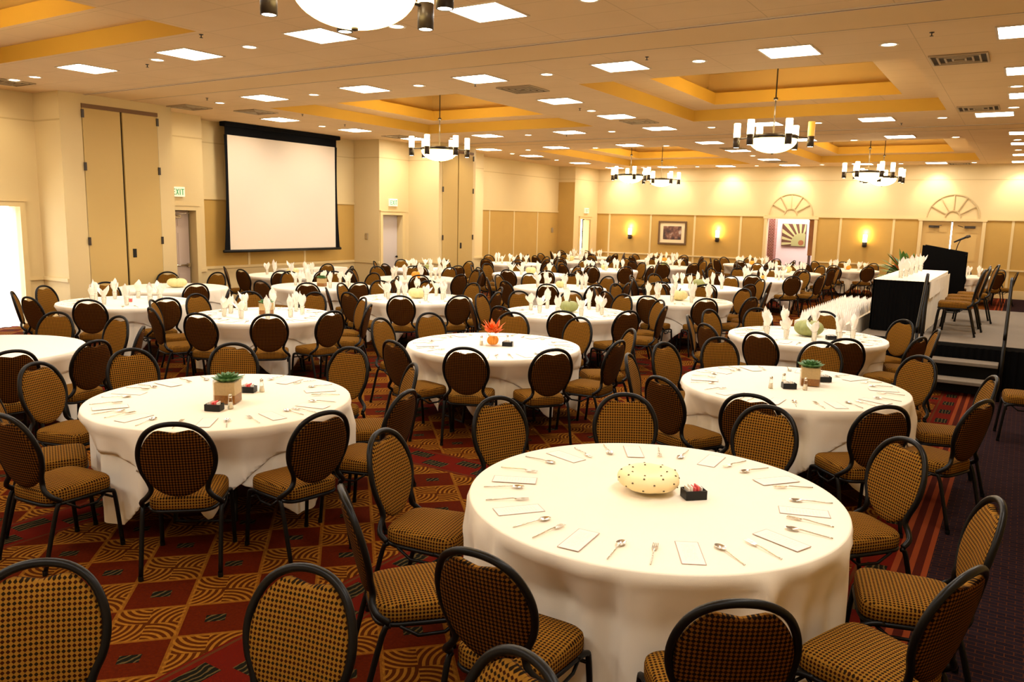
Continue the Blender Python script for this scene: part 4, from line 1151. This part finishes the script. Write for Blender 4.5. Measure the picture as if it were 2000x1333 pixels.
SEATS = []
jr = random.Random(11)
for key, d in T.items():
    x, y, nm = d['x'], d['y'], d['name']
    TB.put((x, y, 0), jr.uniform(0, 1.5), 'round folding table under white cloth, ' + nm.replace('the ', '', 1) if not nm.startswith('table') else 'round folding table under white cloth: ' + nm)
    rz = jr.uniform(0, .3)
    nv = 200 if hypot(x, y) < 9 else 120
    seats = []
    for tx, ty in d['tops']:
        D = hypot(tx - x, ty - y); seats.append((D - TOPOFF, atan2(ty - y, tx - x)))
    k = d['seed']
    u_ = cloth_mesh(1.27, .3 + k * .5, .919, .764, k * 1.7, 'under_cloth', .85, seats, nv); o_ = cloth_mesh(1.12 if key != 'T1' else 1.5, .3 + k * .5 + pi / 4, .928, .7675, k * 1.7, 'tablecloth', .95, seats, nv)
    rz = 0
    place_mesh('tablecloth', u_, (x, y, 0), rz, 'lower white cloth hanging longer at ' + nm, 'tablecloth')
    place_mesh('tablecloth', o_, (x, y, 0), rz, 'upper white cloth covering ' + nm, 'tablecloth')
    ck = Clock(x, y)
    srt = d['tops']
    for (tx, ty) in srt:
        h = ck.name(tx, ty)
        ox, oy = tx + (x - tx) / hypot(x - tx, y - ty) * TOPOFF, ty + (y - ty) / hypot(x - tx, y - ty) * TOPOFF
        if any(hypot(ox - a_, oy - b_) < (.44 if key in ('T0', 'T1', 'T2', 'T3', 'T4', 'T5', 'T17') else .58) for a_, b_ in SEATS): continue
        SEATS.append((ox, oy))
        chair_top(tx, ty, x, y, "brown oval-back chair at %s o'clock around %s" % (h, nm), 0, jr.uniform(-.10, .10))
    zt_ = .7705
    dist = hypot(x, y)
    if d['deco'] in ('bare', 'set') :
        ck2 = Clock(x, y)
        if key in ('T1', 'T2', 'T3', 'T4', 'T17', 'T8', 'T13', 'T11', 'T6', 'T15'):
            base = [degrees(atan2(ty - y, tx - x)) for tx, ty in d['tops']]
            if key == 'T3': base.append(-137)
            for b0 in base:
                h = ck2.name(x + cos(radians(b0)), y + sin(radians(b0)))
                for (me, nme, off, rr_, lab) in ((FORK, 'fork', -9, .755, 'silver fork'), (CARD, 'menu_card', 2.5, .73, 'thin bordered menu card'), (SPOON, 'spoon', 14, .765, 'silver spoon')):
                    if nme == 'menu_card' and dist > 12: continue
                    a_ = radians(b0 + off + jr.uniform(-1.5, 1.5)); R_ = rr_ + jr.uniform(-.015, .015)
                    place_mesh(nme, me, (x + R_ * cos(a_), y + R_ * sin(a_), zt_), a_ + pi / 2 + jr.uniform(-.12, .12), "%s at %s o'clock on %s" % (lab, h, nm), nme.replace('_', ' '))
    if d['deco'] == 'set':
        ck3 = Clock(x, y); N_ = 9 if dist < 18 else 8
        a0 = jr.uniform(0, 1)
        for k in range(N_):
            a_ = a0 + 2 * pi * k / N_; R_ = .50 + jr.uniform(-.06, .06)
            px, py = x + R_ * cos(a_), y + R_ * sin(a_)
            h = ck3.name(px, py)
            place_mesh('water_glass', GLASS, (px, py, zt_), 0, "water glass with napkin at %s o'clock, %s" % (h, nm), 'glass')
            place_mesh('folded_napkin', NAP[jr.randrange(4)], (px, py, zt_), jr.uniform(0, 6.3), "standing white napkin at %s o'clock, %s" % (h, nm), 'napkin')

# ---- centrepieces
ZTAB = .7705
pk = empty('pumpkin', (-1.49, 3.69, ZTAB), .4, 'pale yellow pumpkin dotted with dark studs on the front table', 'pumpkin')
m_ = MB(); pumpkin(m_, .160, .135, 'yellow_pumpkin', 5, .8, 80, .06, (0, 0, 0), .6); m_.obj('flesh', pk)
st = MB()
for j, (ph, n) in enumerate(((.55, 7), (1.0, 9), (1.45, 9), (1.95, 9))):
    for k in range(n):
        th = 2 * pi * (k + .5 * (j % 2)) / n; R = .160 * sin(ph) ** .8 * (1 - .06 * abs(cos(2.5 * th)) ** 6); z = .0675 + .0675 * cos(ph) * (1 - (.8 if ph < pi / 2 else .24) * math.exp(-((sin(ph)) / .6) ** 2))
        st.lathe([(.0052, -.002), (.0052, .002), (.003, .0045), (0, .005)], 'stem', 8, (R * cos(th), R * sin(th), z))
st.obj('stud', pk)
caddy(-1.262, 3.722, ZTAB, .75, 'black sugar caddy with a pink packet beside the dotted pumpkin')
planter(-4.72, 3.66, ZTAB, .55, 'square glass vase with a succulent over amber gravel, front left table', 1.15)
caddy(-4.60, 3.45, ZTAB, .5, 'black sugar caddy in front of the glass planter, left table')
caddy(-4.88, 3.97, ZTAB, .5, 'black sugar caddy behind the glass planter, left table')
shaker(-4.545, 3.54, ZTAB, 'glass shaker in front of the glass planter on the left table')
shaker(-4.80, 4.03, ZTAB, 'glass shaker right of the rear caddy on the left table')
planter(-1.43, 7.05, ZTAB, .3, 'square glass vase with dark succulent over gravel, right table', 1.15)
caddy(-1.54, 6.79, ZTAB, .5, 'black sugar caddy left of the vase on the right table', False)
caddy(-1.36, 7.29, ZTAB, .5, 'black sugar caddy right of the vase on the right table', False)
shaker(-1.66, 6.68, ZTAB, 'leftmost glass shaker on the right table')
shaker(-1.61, 6.90, ZTAB, 'glass shaker just behind the left caddy, right table')
shaker(-1.41, 6.80, ZTAB, 'glass shaker right before the vase on the right table')
# orange leaf vase on T3
r = empty('glass_vase', (-4.70, 7.05, ZTAB), .5, 'square glass vase with orange pumpkins and autumn leaves', 'vase')
v = MB(); w, h, e = .07, .16, .003
ringwall(v, -w, w, -w, w, 0, h, 'glass')
v.obj('glass_box', r)
v = MB(); pumpkin(v, .064, .105, 'orange_pumpkin', 10, .2, 40, .2, (0, 0, .004)); v.obj('small_pumpkin', r)
v = MB(); lr = random.Random(3)
for k in range(36):
    th = lr.uniform(0, 2 * pi); el = lr.uniform(.25, 1.3); L = lr.uniform(.09, .20)
    d_ = Vector((cos(th) * cos(el), sin(th) * cos(el), sin(el))); s_ = d_.cross(Vector((0, 0, 1))).normalized(); c = Vector((0, 0, .12)) ; w_ = .03
    P = c + d_ * L
    vs = [c + d_ * L * .3, c + d_ * L * .6 + s_ * w_, P, c + d_ * L * .6 - s_ * w_, c + d_ * L * .62 + Vector((0, 0, .012))]
    v.add(vs, [(0, 1, 4), (1, 2, 4), (2, 3, 4), (3, 0, 4)], 'orange_leaf')
v.obj('autumn_leaves', r)
caddy(-4.555, 7.12, ZTAB, .4, 'dark sugar caddy right of the orange leaf vase', False)
shaker(-4.80, 6.98, ZTAB, 'glass shaker left of the orange leaf vase')
shaker(-4.62, 7.22, ZTAB, 'glass shaker behind the dark caddy, orange leaf table')
deco = [('T17', 'green_pumpkin', .175, .20), ('T13', 'green_pumpkin', .14, .17), ('T11', 'pale_pumpkin', .15, .18), ('T15', 'pale_pumpkin', .15, .18), ('T14', 'pale_pumpkin', .1, .14), ('T12', 'orange_pumpkin', .12, .16),
        ('T16', 'green_pumpkin', .14, .18), ('Tx', 'pale_pumpkin', .13, .18), ('Ty', 'orange_pumpkin', .07, .1), ('TF', 'pale_pumpkin', .1, .15), ('TH', 'pale_pumpkin', .14, .18), ('TI', 'orange_pumpkin', .11, .15),
        ('TJ', 'green_pumpkin', .1, .14), ('TE', 'pale_pumpkin', .13, .18), ('TG', 'orange_pumpkin', .12, .14), ('TC', 'green_pumpkin', .1, .14), ('TL', 'orange_pumpkin', .1, .13)]
for k, mt, rd, h in deco:
    d = T[k]; pumpkin_thing(d['x'] + .02, d['y'], ZTAB, mt, rd, h, '%s as centrepiece of %s' % (mt.replace('_', ' '), d['name']), True, 9 + (hash_ := len(k)) % 3)
caddy(-1.84, 10.08, ZTAB, .5, 'dark sugar caddy right of the green pumpkin before the stage', False)
planter(-8.5, 7.25, ZTAB, .4, 'square vase with green succulent below the projection screen', 1.1)
planter(-11.1, 10.8, ZTAB, .4, 'square vase with green succulent, second table of third row', 1.1)
pumpkin_thing(-13.6, 12.35, ZTAB, 'pale_pumpkin', .14, .16, 'pale pumpkin on the table nearest the projection screen')
pumpkin_thing(-12.65, 8.8, ZTAB, 'pale_pumpkin', .17, .17, 'pale green pumpkin on the table before the closet doors')
for dx, dy, lb in ((.05, .0, 'small pink glass votive on leftmost table, second row'), (-.1, .06, 'small white glass votive on leftmost table, second row')):
    g = MB(); g.lathe([(0, .004), (.03, .004), (.034, .09)], 'glass', 14, (0, 0, 0)); g.lathe([(0, .006), (.027, .006), (.029, .05), (0, .05)], 'pink' if dx > 0 else 'salt', 12)
    tag(g.obj('votive_glass', None, (-11.1 + dx, 6.9 + dy, ZTAB)), lb, 'candle holder')

# extra chairs: against the left wall, aisle, right edge
chair_top(-9.65, 5.35, -9.0, 6.4, 'brown oval-back chair standing in the aisle beside the leftmost table', 0, 0) if False else None
CH.put((-12.95, 5.6, 0), radians(-30), 'dark chair with a white sheet on its seat at left edge')
sh = MB(); sh.bbox(-.13, -.10, 0, .13, .16, .006, 'white_napkin', .002); tag(sh.obj('paper_sheet', None, (-12.95, 5.6, .492), radians(-30)), 'white paper sheet on the chair seat at the left edge', 'paper')
CH.put((.20, 9.55, 0), radians(95), 'brown chair cut by the right edge below the stage')
# small white-clothed table against the wall right of the screen bottom
r = empty('side_table', (-14.95, 14.25, 0), 0, 'narrow white-clothed side table against the wall below the screen', 'table')
a = MB(); a.box(-.3, -.9, .74, .3, .9, .77, 'plywood'); a.obj('tabletop', r)
for sx in (-1, 1):
    for sy in (-1, 1):
        a = MB(); a.tube([(sx * .24, sy * .8, .74), (sx * .24, sy * .8, .0)], .015, 'table_dark', 8); a.obj('leg', r)
def rect_cloth(hx, hy, z, drops, seed, mt='white_cloth', pleat=.012, nfold=40, floor=0.0):
    """cloth over a rectangle; drops = (x-, x+, y-, y+) hem lengths"""
    mb = MB(); P = []
    per = []
    N = nfold
    def side(p, q, dr, nx, ny):
        for k in range(N): 
            t_ = k / N; per.append((p[0] + (q[0] - p[0]) * t_, p[1] + (q[1] - p[1]) * t_, dr, nx, ny, k))
    side((-hx, -hy), (hx, -hy), drops[2], 0, -1); side((hx, -hy), (hx, hy), drops[1], 1, 0); side((hx, hy), (-hx, hy), drops[3], 0, 1); side((-hx, hy), (-hx, -hy), drops[0], -1, 0)
    n = len(per); vs = []; fs = []
    for j in range(8):
        s_ = j / 7
        for i, (x, y, dr, nx, ny, k) in enumerate(per):
            pv, nt_ = per[i - 1], per[(i + 1) % n]
            dd = min(dr, min(pv[2], nt_[2]) + .0) if k == 0 else dr
            w = pleat * s_ * sin(i * 1.9 + seed) + .004 + .02 * s_
            vs.append((x + nx * w, y + ny * w, z - dd * s_))
    for j in range(7):
        for i in range(n): fs.append((j * n + i, j * n + (i + 1) % n, (j + 1) * n + (i + 1) % n, (j + 1) * n + i))
    fs.append(tuple(range(n)))
    mb.add(vs, fs, mt, False)
    return mb
rect_cloth(.3, .9, .774, (.3, .3, .3, .3), 1).obj('tablecloth', None, (-14.95, 14.25, 0))
bpy.data.objects[-1] if False else None
for o in COL.objects:
    if o.name.startswith('tablecloth') and 'label' not in o: tag(o, 'white cloth over the narrow side table below the screen', 'tablecloth')

# ================================================================== STAGE
ZS = .6; SX0, SX1, SY0, SY1 = -1.86, 1.25, 12.2, 17.6
st = empty('stage_platform', ((SX0 + SX1) / 2, (SY0 + SY1) / 2, 0), 0, 'low stage platform with grey carpet and black skirting', 'stage')
cx, cy = (SX0 + SX1) / 2, (SY0 + SY1) / 2
a = MB(); a.box(SX0 - cx, SY0 - cy, ZS - .06, SX1 - cx, SY1 - cy, ZS, 'stage'); a.box(SX0 - cx - .004, SY0 - cy - .006, ZS - .05, SX1 - cx, SY0 - cy, ZS - .004, 'black'); a.obj('deck', st)
a = MB(); N = 260
def pleats(mb, p, q, z0, z1, mt, n, amp=.015, nrm=(0, -1)):
    vs = []; fs = []
    for k in range(n + 1):
        t_ = k / n; x = p[0] + (q[0] - p[0]) * t_; y = p[1] + (q[1] - p[1]) * t_; w = amp * (sin(k * pi / 2) + .5 * sin(k * 1.3))
        vs += [(x + nrm[0] * (w + amp), y + nrm[1] * (w + amp), z0), (x + nrm[0] * (w * .6 + amp), y + nrm[1] * (w * .6 + amp), z1)]
    for k in range(n): fs.append((2 * k, 2 * k + 2, 2 * k + 3, 2 * k + 1))
    mb.add(vs, fs, mt, True)
pleats(a, (SX0 - cx, SY0 - cy), (SX1 - cx, SY0 - cy), 0, ZS - .05, 'black_skirt', 150)
pleats(a, (SX0 - cx, SY1 - cy), (SX0 - cx, SY0 - cy), 0, ZS - .05, 'black_skirt', 200, .012, (-1, 0))
a.obj('skirt', st)
sp = empty('stage_steps', (-.56, SY0 - .05, 0), 0, 'black two-step stairs with grey treads up to the stage', 'steps')
for k, (z, y0, y1) in enumerate(((.4, -.33, -.03), (.2, -.66, -.36))):
    a = MB(); a.bbox(-.46, y0, z - .045, .44, y1 + .02, z, 'stage', .005); t_ = a.obj('tread', sp)
a = MB(); a.box(-.46, -.03, 0, .44, -.015, .355, 'black'); a.box(-.46, -.36, 0, .44, -.345, .155, 'black'); a.box(-.46, -.66, .0, -.43, -.03, .15, 'black'); a.box(.41, -.66, .0, .44, -.03, .15, 'black'); a.obj('riser', sp)
def handrail(x, label):
    r = empty('handrail', (x, SY0 - .07, 0), 0, label, 'handrail')
    a = MB(); a.tube([(0, 0, .0), (0, 0, 1.40)], .021, 'black_tube', 10); a.obj('post', r)
    a = MB(); a.tube([(0, -.68, .0), (0, -.68, .80)], .021, 'black_tube', 10); a.obj('post', r)
    a = MB(); a.tube(catmull([(0, 0, 1.36), (0, -.01, 1.45), (0, -.05, 1.46), (0, -.62, .92), (0, -.70, .84), (0, -.68, .78)], 4), .021, 'black_tube', 10); a.obj('rail', r)
handrail(-1.05, 'black metal handrail left of the stage steps')
handrail(-.08, 'black metal handrail right of the stage steps')

# head table on the stage
HX0, HX1, HY0, HY1 = -1.80, -1.10, 12.85, 16.30
hxm, hym = (HX0 + HX1) / 2, (HY0 + HY1) / 2
r = empty('head_table', (hxm, hym, ZS), 0, 'long narrow head table on the stage', 'table')
a = MB(); a.box(HX0 - hxm, HY0 - hym, .73, HX1 - hxm, HY1 - hym, .755, 'plywood'); a.obj('tabletop', r)
for sx in (-1, 1):
    for sy in (-1, -.05, .05, 1):
        a = MB(); a.tube([(sx * .28, sy * 1.6, .73), (sx * .28, sy * 1.6, 0)], .015, 'table_dark', 8); a.obj('leg', r)
rc = rect_cloth((HX1 - HX0) / 2 + .005, (HY1 - HY0) / 2 + .005, .762, (.008, .26, .008, .26), 2, 'white_cloth', .012, 46)
tag(rc.obj('tablecloth', None, (hxm, hym, ZS)), 'white cloth on top of the head table on stage', 'tablecloth')
rc = MB(); pleats(rc, (HX1 - hxm - .012, HY0 - hym + .02), (HX1 - hxm + .03, HY1 - hym), .02, .72, 'white_cloth', 80, .012, (1, 0))
tag(rc.obj('table_drape', None, (hxm, hym, ZS)), 'cream drape hanging to the stage on the chair side of the head table', 'drape')
sk_ = MB(); pleats(sk_, (HX0 - hxm, HY0 - hym - .012), (HX1 - hxm + .02, HY0 - hym - .012), .01, .751, 'black_skirt', 60, .008)
pleats(sk_, (HX0 - hxm - .012, HY1 - hym), (HX0 - hxm - .012, HY0 - hym), .01, .751, 'black_skirt', 190, .008, (-1, 0))
tag(sk_.obj('table_skirt', None, (hxm, hym, ZS)), 'black pleated skirt around the head table end on the stage', 'table skirt')
for i, (y, dx) in enumerate(((13.15, 0), (13.83, .04), (14.48, .02), (15.2, .12))):
    CH.put((-.74 + dx, y, ZS), radians(92 + (i % 2) * 5), 'brown chair on the stage behind the head table, %s from the steps' % ORD[i])
ztop = ZS + .7645
for i in range(9):
    y = 13.2 + i * .34; x = -1.50 + .03 * (i % 2)
    place_mesh('water_glass', GLASS, (x, y, ztop), 0, 'clear glass on the head table, %s from the skirted end' % ORD[i], 'glass')
    place_mesh('folded_napkin', NAP[(0, 1, 1, 0, 3, 0, 3, 0, 1)[i]], (x, y, ztop), 1.2 + .3 * i, 'white napkin in a glass on the head table, %s from skirted end' % ORD[i], 'napkin')
# lectern
r = empty('lectern', (-1.22, 16.95, ZS), 0, 'black lectern with sloping top at the end of the head table', 'lectern')
a = MB()
a.prism([(-.36, 0), (.36, 0), (.36, 1.08), (-.36, 1.20)], 'y', -.27, -.25, 'black_skirt'); a.prism([(-.36, 0), (.36, 0), (.36, 1.08), (-.36, 1.20)], 'y', .25, .27, 'black_skirt')
a.box(-.36, -.25, 0, -.34, .25, 1.19, 'black_skirt'); a.obj('body', r)
a = MB(); a.prism([(-.335, 1.12), (.34, 1.015), (.34, 1.035), (-.335, 1.14)], 'y', -.25, .25, 'black'); a.obj('sloping_top', r)
a = MB(); a.box(-.33, -.25, .55, .33, .25, .57, 'black'); a.obj('shelf', r)
r = empty('microphone', (-1.05, 16.9, ZS + 1.085), 0, 'black microphone on a thin stand over the lectern', 'microphone')
a = MB(); a.tube([(0, 0, 0), (.03, 0, .14), (.07, 0, .24)], .008, 'black', 8); a.lathe([(0, 0), (.05, 0), (.05, .012), (0, .014)], 'black', 14); a.obj('stand', r)
a = MB(); a.tube([(-.04, -.01, .18), (.05, 0, .23), (.15, 0, .28)], .016, 'black', 10, rr=[.014, .018, .021]); a.tube([(.14, 0, .275), (.165, 0, .288), (.215, 0, .305)], .02, 'vent_dark', 10, rr=[.021, .031, .024]); a.obj('microphone_body', r)
# potted plant at the far end
r = empty('potted_plant', (-1.95, 17.98, 0), 0, 'leafy green and orange plant in a tall pot left of the lectern', 'plant')
a = MB(); a.lathe([(0, 0), (.13, 0), (.15, .95), (.2, 1.1), (.2, 1.16), (.17, 1.16), (.16, 1.1), (0, 1.1)], 'terracotta', 24); a.obj('pot', r)
a = MB(); lr = random.Random(8)
for k in range(120):
    th = lr.uniform(0, 2 * pi); el = lr.uniform(-.1, 1.45); L = lr.uniform(.25, .68); d_ = Vector((cos(th) * cos(el), sin(th) * cos(el), sin(el)))
    s_ = d_.cross(Vector((0, 0, 1))).normalized(); c = Vector((.03 * cos(th), .03 * sin(th), 1.12)); bend = Vector((0, 0, -.12 * L)); w_ = lr.uniform(.03, .055)
    m1 = c + d_ * L * .55; m2 = c + d_ * L * .8 + bend * .4; tip = c + d_ * L + bend
    a.add([c + d_ * L * .25, m1 + s_ * w_, m2 + s_ * w_ * .9, tip, m2 - s_ * w_ * .9, m1 - s_ * w_, m1 + Vector((0, 0, .012)), m2 + Vector((0, 0, .01))], [(0, 1, 6), (1, 2, 7, 6), (2, 3, 7), (0, 6, 5), (5, 6, 7, 4), (4, 7, 3)], 'orange_leaf' if k % 5 == 0 else 'leaf')
a.obj('foliage', r)

# long table full of cone-folded napkins beside the stage
GX0, GX1, GY0, GY1 = -2.66, -1.97, 11.8, 15.4
gx, gy = (GX0 + GX1) / 2, (GY0 + GY1) / 2
r = empty('long_table', (gx, gy, 0), 0, 'long table beside the stage, holding rows of cone napkins', 'table')
a = MB(); a.box(GX0 - gx, GY0 - gy, .73, GX1 - gx, GY1 - gy, .755, 'plywood'); a.obj('tabletop', r)
for sx in (-1, 1):
    for sy in (-1, -.05, .05, 1):
        a = MB(); a.tube([(sx * .28, sy * 1.65, .73), (sx * .28, sy * 1.65, 0)], .015, 'table_dark', 8); a.obj('leg', r)
rc = rect_cloth((GX1 - GX0) / 2 + .005, (GY1 - GY0) / 2 + .005, .762, (.33, .33, .30, .3), 5, 'white_cloth', .014, 46)
tag(rc.obj('tablecloth', None, (gx, gy, 0)), 'white cloth over the long table beside the stage', 'tablecloth')
c = MB(); n = 8; vs = []; fs = []
for j, (r_, z) in enumerate(((.030, 0), (.031, .015), (.021, .07), (.003, .145))):
    for i in range(n):
        th = 2 * pi * i / n; rr_ = r_ * (1 + .16 * (i % 2)); vs.append((rr_ * cos(th) + (.004 if j == 3 else 0), rr_ * sin(th), z))
for j in range(3):
    for i in range(n): fs.append((j * n + i, j * n + (i + 1) % n, (j + 1) * n + (i + 1) % n, (j + 1) * n + i))
fs.append(tuple(range(n - 1, -1, -1))); fs.append(tuple(3 * n + i for i in range(n)))
c.add(vs, fs, 'white_napkin'); CONE = c.mesh('cone_napkin')
for i in range(6):
    for j in range(24):
        place_mesh('cone_napkin', CONE, (GX0 + .075 + i * .11, GY0 + .1 + j * .142, .7645), jr.uniform(0, 6), 'white cone napkin on the long table, %s across, %s row from near end' % (ORD[i], ORD[j]), 'napkin', 'cone napkins on the long table')
for i in range(3):
    place_mesh('water_glass', GLASS, (GX0 + .25 + .14 * i, GY1 - .07, .7645), 0, 'upturned clear glass at the far end of the cone table, %s from left' % ORD[i], 'glass')
